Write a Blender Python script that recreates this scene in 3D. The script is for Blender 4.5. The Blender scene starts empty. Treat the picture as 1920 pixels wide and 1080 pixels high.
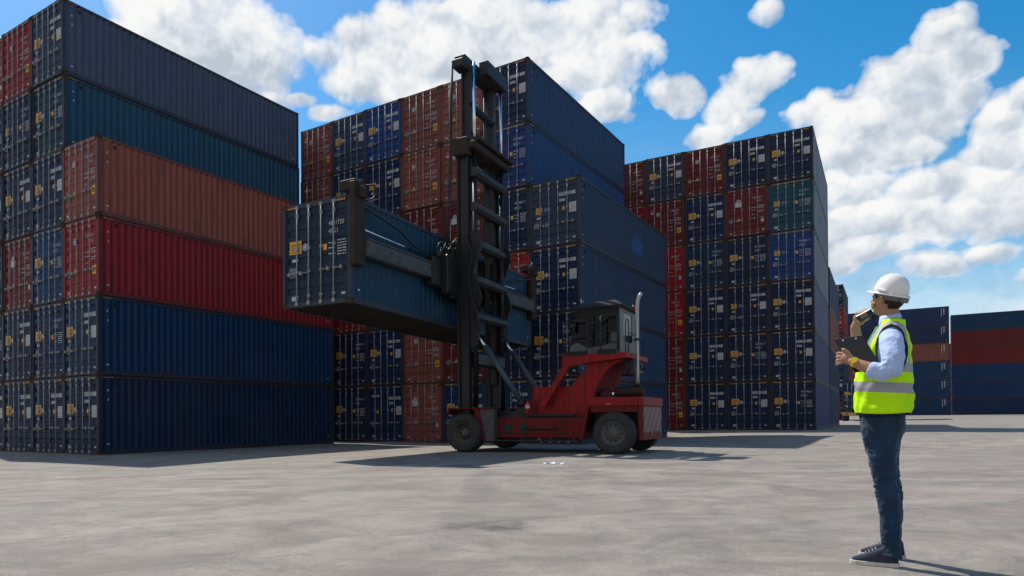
import bpy, bmesh, math, random
from mathutils import Vector, Matrix
R = math.radians
random.seed(7)
S = bpy.context.scene
COL = S.collection
# ------------------------------------------------------------------ camera, sky, sun, exposure
cam = bpy.data.cameras.new('camera'); cam_o = bpy.data.objects.new('camera', cam); COL.objects.link(cam_o)
S.camera = cam_o
cam.sensor_width = 36.0; cam.lens = 1298.565 / 1920 * 36
cam.shift_x = (960 - 855.67) / 1920; cam.shift_y = (774.998 - 540) / 1920
cam.clip_start = .1; cam.clip_end = 4000
cam_o.location = (0, 0, 1.236)
_cp, _sp, _cr, _sr = math.cos(.007), math.sin(.007), math.cos(-.007), math.sin(-.007)
_A = Matrix(((1, 0, 0), (0, _cp, _sp), (0, -_sp, _cp))); _B = Matrix(((_cr, 0, _sr), (0, 1, 0), (-_sr, 0, _cr)))
_M = _B @ _A                                   # world -> (right, forward, up)
_r = Vector(_M[0]); _f = Vector(_M[1]); _u = Vector(_M[2])
cam_o.rotation_euler = Matrix((_r, _u, -_f)).transposed().to_euler()

S.view_settings.view_transform = 'Standard'; S.view_settings.look = 'None'
S.cycles.max_bounces = 5; S.cycles.diffuse_bounces = 3; S.cycles.glossy_bounces = 3; S.cycles.transparent_max_bounces = 8
S.view_settings.exposure = 0.0; S.view_settings.gamma = 1.0
SUNV = Vector((-.425, .54, 1.0)).normalized()
sun_el = math.asin(SUNV.z); sun_az = math.atan2(SUNV.x, SUNV.y)      # azimuth from +Y towards +X
sl = bpy.data.lights.new('sun', 'SUN'); sl.energy = 5.0; sl.angle = R(.55); sl.color = (1, .93, .84)
so = bpy.data.objects.new('sun', sl); COL.objects.link(so); so.rotation_euler = (-SUNV).to_track_quat('-Z', 'Y').to_euler()
so.location = (-20, 24, 50)

def N(nt, typ, **kw):
    n = nt.nodes.new(typ)
    for k, v in kw.items():
        if k == 'ins':
            for i, x in v.items(): n.inputs[i].default_value = x
        else: setattr(n, k, v)
    return n
def math_n(nt, op, a, b=None, c=None, clamp=False):
    n = nt.nodes.new('ShaderNodeMath'); n.operation = op; n.use_clamp = clamp
    for i, x in enumerate((a, b, c)):
        if x is None: continue
        if isinstance(x, (int, float)): n.inputs[i].default_value = x
        else: nt.links.new(x, n.inputs[i])
    return n.outputs[0]
def vmath(nt, op, a, b=None):
    n = nt.nodes.new('ShaderNodeVectorMath'); n.operation = op
    for i, x in enumerate((a, b)):
        if x is None: continue
        if isinstance(x, (tuple, list)): n.inputs[i].default_value = x
        else: nt.links.new(x, n.inputs[i])
    return n.outputs['Value'] if op in ('LENGTH', 'DOT_PRODUCT', 'DISTANCE') else n.outputs[0]
def mixc(nt, fac, a, b, mode='MIX'):
    n = nt.nodes.new('ShaderNodeMix'); n.data_type = 'RGBA'; n.blend_type = mode
    for idx, x in ((0, fac), (6, a), (7, b)):
        if isinstance(x, (int, float)): n.inputs[idx].default_value = x
        elif isinstance(x, tuple): n.inputs[idx].default_value = x if len(x) == 4 else x + (1,)
        else: nt.links.new(x, n.inputs[idx])
    return n.outputs[2]
def ramp(nt, x, stops, interp='LINEAR'):
    n = nt.nodes.new('ShaderNodeValToRGB'); n.color_ramp.interpolation = interp
    el = n.color_ramp.elements
    while len(el) < len(stops): el.new(.5)
    for e, (p, c) in zip(el, stops):
        e.position = p; e.color = (c, c, c, 1) if isinstance(c, (int, float)) else c + (1,)
    nt.links.new(x, n.inputs[0]); return n.outputs[0]
def noise(nt, vec, scale, detail=4, rough=.55, dist=0.0, lac=2.0):
    n = nt.nodes.new('ShaderNodeTexNoise'); n.inputs['Scale'].default_value = scale; n.inputs['Detail'].default_value = detail
    n.inputs['Roughness'].default_value = rough; n.inputs['Distortion'].default_value = dist; n.inputs['Lacunarity'].default_value = lac
    if vec is not None: nt.links.new(vec, n.inputs['Vector'])
    return n.outputs['Fac']

# ---- world: physical sky with cumulus clouds placed by compass bearing and height above the horizon
W = bpy.data.worlds.new('World'); S.world = W; W.use_nodes = True
nt = W.node_tree; nt.nodes.clear()
sky = N(nt, 'ShaderNodeTexSky', sky_type='NISHITA', sun_disc=False, sun_elevation=sun_el, sun_rotation=sun_az)
sky.air_density = 1.0; sky.dust_density = .6; sky.ozone_density = 1.4; sky.altitude = 10
hs = N(nt, 'ShaderNodeHueSaturation'); hs.inputs['Saturation'].default_value = 1.52; hs.inputs['Value'].default_value = 1.38; hs.inputs['Hue'].default_value = .490
nt.links.new(sky.outputs[0], hs.inputs['Color'])
geo = N(nt, 'ShaderNodeTexCoord'); dirv = vmath(nt, 'NORMALIZE', geo.outputs['Generated'])
sx = N(nt, 'ShaderNodeSeparateXYZ'); nt.links.new(dirv, sx.inputs[0])
az = math_n(nt, 'ARCTAN2', sx.outputs[0], sx.outputs[1]); el = math_n(nt, 'ARCSINE', sx.outputs[2])
cx = N(nt, 'ShaderNodeCombineXYZ'); nt.links.new(az, cx.inputs[0]); nt.links.new(el, cx.inputs[1])
# warp the lookup a little so no outline stays an ellipse
nw = N(nt, 'ShaderNodeTexNoise', ins={'Scale': 7.0, 'Detail': 3.0}); nt.links.new(dirv, nw.inputs['Vector'])
wv = vmath(nt, 'MULTIPLY', vmath(nt, 'SUBTRACT', nw.outputs['Color'], (.5, .5, .5)), (.10, .075, 0))
pos = vmath(nt, 'ADD', cx.outputs[0], wv)
CLOUDS = [(-0.356, 0.465, 0.125, 0.064, 1.5), (-0.409, 0.477, 0.065, 0.045, 1.2), (-0.301, 0.463, 0.044, 0.044, 1.1), (-0.262, 0.424, 0.02, 0.009, 0.9), (-0.146, 0.498, 0.047, 0.024, 1.1), (-0.124, 0.459, 0.072, 0.04, 1.4), (-0.192, 0.48, 0.024, 0.018, 0.8), (-0.085, 0.509, 0.046, 0.027, 1.2), (-0.012, 0.528, 0.035, 0.019, 1.3), (-0.039, 0.48, 0.092, 0.052, 1.5), (0.061, 0.509, 0.1, 0.056, 1.6), (0.076, 0.454, 0.084, 0.031, 1.2), (0.161, 0.516, 0.09, 0.038, 1.5), (0.19, 0.472, 0.071, 0.039, 1.2), (0.253, 0.475, 0.028, 0.013, 0.9), (0.242, 0.502, 0.036, 0.02, 1.0), (0.212, 0.421, 0.038, 0.02, 1.0), (0.226, 0.403, 0.022, 0.01, 0.8), (0.007, 0.43, 0.077, 0.026, 1.1), (0.308, 0.422, 0.032, 0.022, 1.7), (0.41, 0.422, 0.038, 0.026, 1.6), (0.379, 0.407, 0.036, 0.028, 1.4), (0.391, 0.379, 0.028, 0.016, 1.1), (0.345, 0.371, 0.031, 0.015, 1.2), (0.428, 0.489, 0.014, 0.013, 0.7), (0.635, 0.424, 0.021, 0.02, 1.5), (0.643, 0.398, 0.024, 0.025, 1.5), (0.603, 0.394, 0.023, 0.023, 1.4), (0.572, 0.382, 0.031, 0.027, 1.5), (0.609, 0.365, 0.042, 0.032, 1.5), (0.537, 0.354, 0.042, 0.029, 1.5), (0.568, 0.339, 0.059, 0.036, 1.6), (0.506, 0.349, 0.035, 0.027, 1.4), (0.485, 0.37, 0.021, 0.019, 1.2), (0.458, 0.363, 0.026, 0.013, 1.0), (0.551, 0.311, 0.063, 0.021, 1.3), (0.503, 0.32, 0.036, 0.023, 1.2), (0.673, 0.33, 0.027, 0.026, 1.3), (0.669, 0.302, 0.031, 0.031, 1.4), (0.686, 0.355, 0.011, 0.012, 1.1), (0.647, 0.29, 0.023, 0.016, 1.1), (0.62, 0.265, 0.041, 0.026, 1.5), (0.662, 0.245, 0.044, 0.034, 1.6), (0.591, 0.263, 0.027, 0.017, 1.2), (0.535, 0.274, 0.034, 0.02, 1.1), (0.509, 0.285, 0.022, 0.017, 1.0), (0.551, 0.239, 0.053, 0.021, 1.3), (0.623, 0.228, 0.066, 0.023, 1.4), (0.675, 0.215, 0.038, 0.025, 1.4), (0.515, 0.229, 0.032, 0.027, 1.3), (0.535, 0.202, 0.04, 0.018, 1.1), (0.503, 0.186, 0.03, 0.018, 1.0), (0.606, 0.173, 0.041, 0.015, 0.9), (0.653, 0.178, 0.029, 0.011, 0.8), (0.682, 0.153, 0.02, 0.008, 0.8), (-0.224, 0.422, 0.019, 0.009, 0.9), (-0.192, 0.405, 0.025, 0.01, 0.8), (-0.659, 0.373, 0.048, 0.043, 1.3), (0.759, 0.26, 0.049, 0.078, 1.4), (-0.176, 0.604, 0.186, 0.036, 1.3), (0.404, 0.633, 0.157, 0.037, 1.2), (-0.727, 0.222, 0.069, 0.066, 1.3), (0.857, 0.162, 0.073, 0.054, 1.3)]
dens = hsum = wsum = None
for (a, e, ra, re, w) in CLOUDS:
    q = N(nt, 'ShaderNodeVectorMath', operation='MULTIPLY_ADD'); nt.links.new(pos, q.inputs[0]); q.inputs[1].default_value = (1 / ra, 1 / re, 0); q.inputs[2].default_value = (-a / ra, -e / re, 0)
    v = math_n(nt, 'MULTIPLY_ADD', vmath(nt, 'LENGTH', q.outputs[0]), -w, w)
    h = vmath(nt, 'DOT_PRODUCT', q.outputs[0], (-.25, 1.0, 0)); vp = math_n(nt, 'MAXIMUM', v, 0.0)
    dens = v if dens is None else math_n(nt, 'SMOOTH_MAX', dens, v, .12)
    hsum = math_n(nt, 'MULTIPLY', vp, h) if hsum is None else math_n(nt, 'MULTIPLY_ADD', vp, h, hsum)
    wsum = vp if wsum is None else math_n(nt, 'ADD', wsum, vp)
height = math_n(nt, 'DIVIDE', hsum, math_n(nt, 'ADD', wsum, .15))
def puffs(vec):                      # cauliflower detail: fractal smooth cells plus fine turbulence
    v = N(nt, 'ShaderNodeTexVoronoi', feature='F1', ins={'Scale': 13.0, 'Detail': 2.0, 'Roughness': .55, 'Lacunarity': 2.3, 'Randomness': 1.0}); v.normalize = True
    q = vmath(nt, 'ADD', vec, vmath(nt, 'MULTIPLY', vmath(nt, 'SUBTRACT', N(nt, 'ShaderNodeTexNoise', ins={'Scale': 16.0, 'Detail': 3.0}).outputs['Color'], (.5, .5, .5)), (.07, .07, .07)))
    nt.links.new(q, v.inputs['Vector'])
    return math_n(nt, 'SUBTRACT', math_n(nt, 'MULTIPLY', noise(nt, vec, 7.0, 7, .62), 1.15), math_n(nt, 'MULTIPLY', v.outputs['Distance'], 1.1))
fb = puffs(dirv)
fb2 = noise(nt, dirv, 3.6, 2, .5)
den = math_n(nt, 'ADD', dens, math_n(nt, 'MULTIPLY', math_n(nt, 'SUBTRACT', fb, .075), 2.2))
cov = ramp(nt, den, [(-.12, 0.0), (.02, .10), (.26, .62), (.52, .93), (.8, 1.0)])
# low veil near the horizon
veil = ramp(nt, math_n(nt, 'ADD', el, math_n(nt, 'MULTIPLY', math_n(nt, 'SUBTRACT', fb2, .5), .30)), [(0.0, .80), (.12, .62), (.26, .16), (.38, 0)])
front = ramp(nt, sx.outputs[1], [(.25, 0), (.5, 1)])
cov = math_n(nt, 'MULTIPLY', math_n(nt, 'MAXIMUM', cov, math_n(nt, 'MULTIPLY', veil, ramp(nt, noise(nt, vmath(nt, 'MULTIPLY', dirv, (1, 1, 2.4)), 7.0, 4, .6), [(.35, .45), (.6, 1)]))), front)
sh = puffs(vmath(nt, 'ADD', dirv, (-.012, .0, .022)))      # the same field looked up a little sunward: lit rims, grey undersides
lit = math_n(nt, 'MULTIPLY', math_n(nt, 'SUBTRACT', fb, sh), 1.5)
big = noise(nt, dirv, 6.0, 4, .6)
shade = ramp(nt, math_n(nt, 'ADD', math_n(nt, 'ADD', lit, math_n(nt, 'MULTIPLY', math_n(nt, 'SUBTRACT', big, .5), -.7)), math_n(nt, 'MULTIPLY_ADD', height, .40, .55)), [(.20, (.54, .61, .70)), (.40, (.69, .75, .82)), (.60, (.87, .90, .93)), (.80, (1.0, .998, .99))])
cl = mixc(nt, 1.0, shade, (9.0, 9.0, 9.0), 'MULTIPLY')
skyc = mixc(nt, cov, hs.outputs[0], cl)
bk = math_n(nt, 'ADD', math_n(nt, 'MULTIPLY', sx.outputs[0], .45), math_n(nt, 'MULTIPLY', sx.outputs[1], .89))
skyc = mixc(nt, ramp(nt, math_n(nt, 'MULTIPLY_ADD', bk, .5, .5), [(.22, .9), (.48, 0)]), skyc, (5.2, 5.3, 5.5))      # bright patch added to the unseen sky behind, to light ribs and doors
bg = N(nt, 'ShaderNodeBackground'); bg.inputs['Strength'].default_value = .105
nt.links.new(skyc, bg.inputs['Color'])
wo = N(nt, 'ShaderNodeOutputWorld'); nt.links.new(bg.outputs[0], wo.inputs['Surface'])
W.cycles.sampling_method = 'MANUAL'; W.cycles.sample_map_resolution = 512

# ------------------------------------------------------------------ mesh helpers
def tag(o, label=None, cat=None, group=None, kind=None):
    if label: o['label'] = label
    if cat: o['category'] = cat
    if group: o['group'] = group
    if kind: o['kind'] = kind
    return o
def empty(name, loc=(0, 0, 0), rz=0.0, rx=0.0):
    o = bpy.data.objects.new(name, None); COL.objects.link(o); o.location = loc; o.rotation_euler = (rx, 0, rz); o.empty_display_size = .3
    return o
class MB:
    def __init__(s): s.v = []; s.f = []; s.m = []; s.sm = []
    def add(s, vs, fs, m=0, smooth=False):
        b = len(s.v); s.v += [tuple(v) for v in vs]
        for f in fs: s.f.append([b + i for i in f]); s.m.append(m); s.sm.append(smooth)
    def box(s, x0, x1, y0, y1, z0, z1, m=0):
        s.add([(x0, y0, z0), (x1, y0, z0), (x1, y1, z0), (x0, y1, z0), (x0, y0, z1), (x1, y0, z1), (x1, y1, z1), (x0, y1, z1)],
              [(0, 3, 2, 1), (4, 5, 6, 7), (0, 1, 5, 4), (1, 2, 6, 5), (2, 3, 7, 6), (3, 0, 4, 7)], m)
    def bbox(s, x0, x1, y0, y1, z0, z1, b=.02, m=0):       # box with chamfered edges
        vs = []
        for (cx_, sx_) in ((x0, 1), (x1, -1)):
            for (cy_, sy_) in ((y0, 1), (y1, -1)):
                for (cz_, sz_) in ((z0, 1), (z1, -1)):
                    vs += [(cx_, cy_ + sy_ * b, cz_ + sz_ * b), (cx_ + sx_ * b, cy_, cz_ + sz_ * b), (cx_ + sx_ * b, cy_ + sy_ * b, cz_)]
        bm = bmesh.new()
        for v in vs: bm.verts.new(v)
        bmesh.ops.convex_hull(bm, input=bm.verts)
        bmesh.ops.dissolve_limit(bm, angle_limit=.01, verts=bm.verts, edges=bm.edges)
        s.bm(bm, m)
    def bm(s, bm, m=0, smooth=False):
        bm.verts.index_update(); s.add([v.co[:] for v in bm.verts], [[v.index for v in f.verts] for f in bm.faces], m, smooth); bm.free()
    def prism(s, pts, axis, a, b, m=0):    # 2D polygon extruded along axis ('x': pts=(y,z), 'y': pts=(x,z), 'z': pts=(x,y))
        def P(p, t): return {'x': (t, p[0], p[1]), 'y': (p[0], t, p[1]), 'z': (p[0], p[1], t)}[axis]
        n = len(pts); vs = [P(p, a) for p in pts] + [P(p, b) for p in pts]
        fs = [list(range(n)), list(range(2 * n - 1, n - 1, -1))] + [(i, (i + 1) % n, n + (i + 1) % n, n + i) for i in range(n)]
        s.add(vs, fs, m)
    def tube(s, pts, r, m=0, seg=8, smooth=True, cap=True):
        pts = [Vector(p) for p in pts]; n = len(pts); rs = r if isinstance(r, (list, tuple)) else [r] * n
        rings = []; up = None
        for i, p in enumerate(pts):
            t = (pts[min(i + 1, n - 1)] - pts[max(i - 1, 0)]).normalized()
            if up is None:
                up = Vector((0, 0, 1)) if abs(t.z) < .9 else Vector((1, 0, 0))
            a = t.cross(up).normalized(); b_ = a.cross(t).normalized(); up = b_
            rings.append([p + a * (math.cos(2 * math.pi * k / seg) * rs[i]) + b_ * (math.sin(2 * math.pi * k / seg) * rs[i]) for k in range(seg)])
        vs = [v for rg in rings for v in rg]; fs = []
        for i in range(n - 1):
            for k in range(seg):
                fs.append((i * seg + k, i * seg + (k + 1) % seg, (i + 1) * seg + (k + 1) % seg, (i + 1) * seg + k))
        b = len(s.v); s.add(vs, fs, m, smooth)
        if cap:
            s.f.append([b + k for k in range(seg)][::-1]); s.m.append(m); s.sm.append(False)
            s.f.append([b + (n - 1) * seg + k for k in range(seg)]); s.m.append(m); s.sm.append(False)
    def lathe(s, prof, c, axis='y', seg=40, m=0, smooth=True):   # prof: (along axis, radius)
        vs = []; n = len(prof)
        for (a, r) in prof:
            for k in range(seg):
                t = 2 * math.pi * k / seg; p, q = r * math.cos(t), r * math.sin(t)
                vs.append({'x': (c[0] + a, c[1] + p, c[2] + q), 'y': (c[0] + p, c[1] + a, c[2] + q), 'z': (c[0] + p, c[1] + q, c[2] + a)}[axis])
        fs = [(i * seg + k, i * seg + (k + 1) % seg, (i + 1) * seg + (k + 1) % seg, (i + 1) * seg + k) for i in range(n - 1) for k in range(seg)]
        s.add(vs, fs, m, smooth)
    def mesh(s, name, mats):
        me = bpy.data.meshes.new(name); me.from_pydata(s.v, [], s.f)
        for m in (mats if isinstance(mats, (list, tuple)) else [mats]): me.materials.append(m)
        me.polygons.foreach_set('material_index', s.m); me.polygons.foreach_set('use_smooth', s.sm)
        bm = bmesh.new(); bm.from_mesh(me); bmesh.ops.recalc_face_normals(bm, faces=bm.faces); bm.to_mesh(me); bm.free()
        me.update(); return me
    def build(s, name, mats, parent=None):
        return link(name, s.mesh(name, mats), parent)
def link(name, me, parent=None, color=None):
    o = bpy.data.objects.new(name, me); COL.objects.link(o)
    if parent is not None: o.parent = parent
    if color: o.color = tuple(color) + (1,)
    return o

# ------------------------------------------------------------------ materials
def mat(name):
    m = bpy.data.materials.new(name); m.use_nodes = True; t = m.node_tree; t.nodes.clear()
    b = N(t, 'ShaderNodeBsdfPrincipled'); o = N(t, 'ShaderNodeOutputMaterial'); t.links.new(b.outputs[0], o.inputs[0])
    return m, t, b
def setin(t, b, key, x):
    if isinstance(x, (int, float)): b.inputs[key].default_value = x
    elif isinstance(x, tuple): b.inputs[key].default_value = x if len(x) == 4 else x + (1,)
    else: t.links.new(x, b.inputs[key])
def bump(t, b, h, strength=.3, dist=.01):
    n = N(t, 'ShaderNodeBump'); n.inputs['Strength'].default_value = strength; n.inputs['Distance'].default_value = dist
    t.links.new(h, n.inputs['Height']); t.links.new(n.outputs[0], b.inputs['Normal'])
def worn(name, base, rough=.5, rust=.3, metallic=0.0, dirt=(.03, .026, .022), rustc=(.10, .035, .015), dirt_amt=.5, scale=1.0, dust=.10, objcol=False, spec=.3, streak=True):
    m, t, b = mat(name)
    tc = N(t, 'ShaderNodeTexCoord'); oi = N(t, 'ShaderNodeObjectInfo')
    off = vmath(t, 'ADD', tc.outputs['Object'], vmath(t, 'SCALE', oi.outputs['Location']))
    v = vmath(t, 'ADD', tc.outputs['Object'], vmath(t, 'MULTIPLY', oi.outputs['Location'], (.37, .61, 1.13)))
    big = noise(t, vmath(t, 'MULTIPLY', v, (scale * .6, scale * .6, scale * .6)), 1.0, 4, .6)
    st = noise(t, vmath(t, 'MULTIPLY', v, (scale * 7, scale * 7, scale * .55)), 1.0, 5, .6) if streak else noise(t, v, 3 * scale, 5, .6)
    fine = noise(t, v, 22 * scale, 5, .65)
    c0 = oi.outputs['Color'] if objcol else base
    col = mixc(t, math_n(t, 'MULTIPLY', ramp(t, big, [(.35, 0), (.75, 1)]), .45), c0, mixc(t, dust, c0, (.22, .21, .20)))
    col = mixc(t, math_n(t, 'MULTIPLY', ramp(t, st, [(.5, 0), (.72, 1)]), dirt_amt), col, dirt)
    sp = math_n(t, 'MULTIPLY', ramp(t, st, [(.62 - .12 * rust, 0), (.74 - .12 * rust, 1)]), ramp(t, fine, [(.5, 0), (.6, 1)]))
    chips = ramp(t, math_n(t, 'ADD', fine, math_n(t, 'MULTIPLY', big, .25)), [(.80 - .1 * rust, 0), (.83 - .1 * rust, 1)])
    rf = math_n(t, 'MULTIPLY', math_n(t, 'MAXIMUM', sp, chips), min(1, .5 + rust))
    col = mixc(t, rf, col, rustc)
    setin(t, b, 'Base Color', col); b.inputs['Metallic'].default_value = metallic
    setin(t, b, 'Roughness', math_n(t, 'ADD', math_n(t, 'MULTIPLY', fine, .25), math_n(t, 'MULTIPLY_ADD', rf, .25, rough - .12)))
    b.inputs['Specular IOR Level'].default_value = spec
    bump(t, b, math_n(t, 'ADD', fine, math_n(t, 'MULTIPLY', big, 2.0)), .12, .01)
    return m
def plain(name, c, rough=.6, metallic=0.0, var=.15, scale=12, bmp=.1, spec=.5):
    m, t, b = mat(name); tc = N(t, 'ShaderNodeTexCoord')
    n = noise(t, tc.outputs['Object'], scale, 5, .6)
    setin(t, b, 'Base Color', mixc(t, ramp(t, n, [(.3, 0), (.7, 1)]), tuple(x * (1 - var) for x in c), tuple(min(1, x * (1 + var)) for x in c)))
    b.inputs['Roughness'].default_value = rough; b.inputs['Metallic'].default_value = metallic; b.inputs['Specular IOR Level'].default_value = spec
    if bmp: bump(t, b, n, bmp, .01)
    return m
M_paint = worn('container_paint', None, .50, .36, objcol=True, dirt_amt=.45, dust=.09, spec=.22)
M_frame = worn('container_frame_paint', None, .55, .75, objcol=True, dirt_amt=.6, scale=1.6)
M_cast = worn('rusty_casting', (.06, .035, .025), .75, .9, dirt=(.02, .015, .012), dirt_amt=.7, scale=4)
M_dark = plain('dark_gap', (.008, .008, .009), .9)
M_rod = worn('galvanised_rod', (.30, .30, .31), .45, .35, metallic=.25, dirt=(.10, .09, .08), dirt_amt=.5, scale=3)
M_seal = plain('door_gasket', (.012, .012, .013), .7)
M_yel = plain('yellow_label', (.72, .36, .015), .45, var=.12, bmp=0)
M_white = plain('white_label', (.46, .47, .48), .5, var=.12, bmp=0)
M_grey = plain('grey_plate', (.16, .16, .155), .5, metallic=.3, var=.3, scale=30)
M_blk = plain('black_print', (.01, .01, .01), .5, bmp=0)
M_blue = plain('light_blue_mark', (.10, .18, .42), .5, bmp=0)

M_bluepatch = plain('fresh_blue_paint', (.006, .05, .18), .5, var=.3)
M_pink = plain('magenta_sticker', (.5, .02, .10), .5, bmp=0)
MK = [M_white, M_blk, M_blue, M_pink]
M_floor = worn('container_underside', (.018, .016, .015), .8, .5, dirt_amt=.5)

# ------------------------------------------------------------------ ground
CP = [(-12.8, 24.9, 0), (-18, 28, 0), (-25, 33, 0), (-9, 30, 0), (-6, 35, 0), (-14, 33, 0), (-2, 32.5, .03), (5.3, 29.6, .07), (1.3, 32.3, .07), (-3, 35, .07), (-8.5, 38.8, .07), (8.7, 34.6, .07), (12, 39.7, .07), (3, 40, .07),
      (20.5, 39.4, .42), (16.4, 42, .42), (12.3, 44.5, .42), (24, 45, .42), (27, 50, .42), (33, 60, .42), (20, 50, .42), (0.6, 23.4, .165), (2.5, 21.5, .18), (5.2, 20.9, .19), (0, 19, .17), (3, 25.5, .14), (8, 24, .2), (2.7, 4.4, .30), (2.6, 5, .29), (-5, 5, .26), (0, 3, .3), (8, 6, .31), (0, 10, .24),
      (-4, 14, .16), (-9, 17, .07), (-10, 10, .16), (-16, 19, .02), (5, 13, .26), (12, 15, .32), (20, 25, .42), (32, 30, .46), (14, 30, .30), (25, 36, .44), (40, 60, .5), (49, 88, .62), (46, 78, .60), (54, 95, .62), (78, 110, 1.06), (70, 116, 1.06), (97, 118, 1.1), (85, 119, 1.1), (65, 85, .75), (80, 70, .8), (110, 90, .95),
      (-60, 20, .0), (-40, 60, 0), (0, 80, .2), (20, 100, .5), (150, 150, 1.05), (400, 300, 1.0), (-300, 300, .3), (0, -20, .3), (60, -10, .5)]
def gz(x, y):
    sw = sz = 0.0
    for (a, b, z) in CP:
        d2 = (x - a) ** 2 + (y - b) ** 2 + .6; w = 1 / d2 ** 1.6; sw += w; sz += w * z
    return sz / sw
def ground_mesh():
    def axis(lo, hi, dense_lo, dense_hi, st):
        xs = []; x = dense_lo
        while x < dense_hi + 1e-6: xs.append(x); x += st
        g = st; x = dense_hi
        while x < hi: g *= 1.22; x += g; xs.append(x)
        g = st; x = dense_lo
        while x > lo: g *= 1.22; x -= g; xs.insert(0, x)
        return xs
    xs = axis(-1500, 1500, -30, 60, 1.0); ys = axis(-300, 2500, -4, 70, 1.0)
    vs = [(x, y, gz(x, y)) for y in ys for x in xs]; nx = len(xs)
    fs = [(j * nx + i, j * nx + i + 1, (j + 1) * nx + i + 1, (j + 1) * nx + i) for j in range(len(ys) - 1) for i in range(nx - 1)]
    me = bpy.data.meshes.new('ground'); me.from_pydata(vs, [], fs); me.polygons.foreach_set('use_smooth', [True] * len(fs)); return me
m, t, b = mat('yard_concrete'); M_ground = m
tc = N(t, 'ShaderNodeTexCoord'); P = tc.outputs['Object']
rot = N(t, 'ShaderNodeMapping'); rot.inputs['Rotation'].default_value = (0, 0, R(-12)); t.links.new(P, rot.inputs[0]); PR = rot.outputs[0]
n1 = noise(t, vmath(t, 'MULTIPLY', PR, (.8, 1.0, 1)), .9, 10, .72, .8); n2 = noise(t, P, .16, 5, .6, .5); n3 = noise(t, vmath(t, 'MULTIPLY', PR, (.9, 1.2, 1)), 3.0, 10, .76, .8)
n4 = noise(t, P, 34, 5, .72); n5 = noise(t, vmath(t, 'ADD', P, (31, 7, 3)), .5, 9, .70, .8); n6 = noise(t, P, 210, 3, .75); n7 = noise(t, vmath(t, 'ADD', P, (3, 17, 3)), 1.5, 10, .76, .6)
c = mixc(t, ramp(t, n1, [(.40, 0), (.60, 1)]), (.155, .137, .118), (.335, .300, .262))
c = mixc(t, math_n(t, 'MULTIPLY', ramp(t, n5, [(.45, 0), (.62, 1)]), .55), c, (.310, .248, .212))
c = mixc(t, math_n(t, 'MULTIPLY', ramp(t, n2, [(.42, 0), (.62, 1)]), .5), c, (.24, .235, .20))
c = mixc(t, math_n(t, 'MULTIPLY', ramp(t, n7, [(.53, 0), (.68, 1)]), .55), c, (.375, .345, .305))
c = mixc(t, math_n(t, 'MULTIPLY', ramp(t, n3, [(.50, 0), (.62, 1)]), .60), c, (.150, .140, .128))
c = mixc(t, math_n(t, 'MULTIPLY', ramp(t, n4, [(.36, 1), (.50, 0)]), .45), c, (.13, .125, .12))
c = mixc(t, math_n(t, 'MULTIPLY', ramp(t, n6, [(.38, 1), (.48, 0)]), .55), c, (.11, .105, .10))
c = mixc(t, math_n(t, 'MULTIPLY', ramp(t, n6, [(.56, 0), (.66, 1)]), .45), c, (.50, .48, .46))
# oil spots
vo = N(t, 'ShaderNodeTexVoronoi', ins={'Scale': .30, 'Randomness': 1.0}); t.links.new(vmath(t, 'MULTIPLY', PR, (.8, 1.3, 1)), vo.inputs['Vector'])
wob = math_n(t, 'ADD', vo.outputs['Distance'], math_n(t, 'MULTIPLY', noise(t, P, 4, 6, .75), .42))
c = mixc(t, math_n(t, 'MULTIPLY', ramp(t, wob, [(.24, 1), (.33, 0)]), .72), c, (.060, .058, .056))
# tyre scrubs: thin arcs of large circles, broken by noise
for (ox, oy, fr_) in ((23.0, -31.0, .105), (-41.0, 12.0, .083), (5.0, 71.0, .061)):
    dd = vmath(t, 'LENGTH', vmath(t, 'SUBTRACT', vmath(t, 'MULTIPLY', P, (1, 1, 0)), (ox, oy, 0)))
    fr2 = math_n(t, 'FRACT', math_n(t, 'MULTIPLY', math_n(t, 'ADD', dd, math_n(t, 'MULTIPLY', n5, 1.2)), fr_))
    ln = math_n(t, 'MAXIMUM', ramp(t, fr2, [(.46, 0), (.475, 1), (.492, 1), (.507, 0)]), ramp(t, fr2, [(.63, 0), (.642, .8), (.655, .8), (.668, 0)]))
    c = mixc(t, math_n(t, 'MULTIPLY', math_n(t, 'MULTIPLY', ln, ramp(t, n7, [(.40, 0), (.58, 1)])), .38), c, (.11, .105, .10))
# hairline cracks
vc = N(t, 'ShaderNodeTexVoronoi', feature='DISTANCE_TO_EDGE', ins={'Scale': .16}); cn = N(t, 'ShaderNodeTexNoise', ins={'Scale': 1.1, 'Detail': 7.0, 'Roughness': .7}); t.links.new(P, cn.inputs['Vector'])
t.links.new(vmath(t, 'ADD', P, vmath(t, 'MULTIPLY', cn.outputs['Color'], (2.6, 2.6, 0))), vc.inputs['Vector'])
crk = math_n(t, 'MULTIPLY', ramp(t, vc.outputs['Distance'], [(.0, 1), (.0045, 0)]), ramp(t, n7, [(.42, 0), (.55, 1)]))
c = mixc(t, math_n(t, 'MULTIPLY', crk, .55), c, (.08, .075, .07))
setin(t, b, 'Base Color', c); setin(t, b, 'Roughness', ramp(t, n3, [(.3, .92), (.7, .72)])); b.inputs['Specular IOR Level'].default_value = .25
bump(t, b, math_n(t, 'ADD', math_n(t, 'MULTIPLY', n4, .9), math_n(t, 'MULTIPLY', n6, .5)), .5, .012)
g = link('ground', ground_mesh()); g.data.materials.append(M_ground); tag(g, kind='structure')

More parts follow.
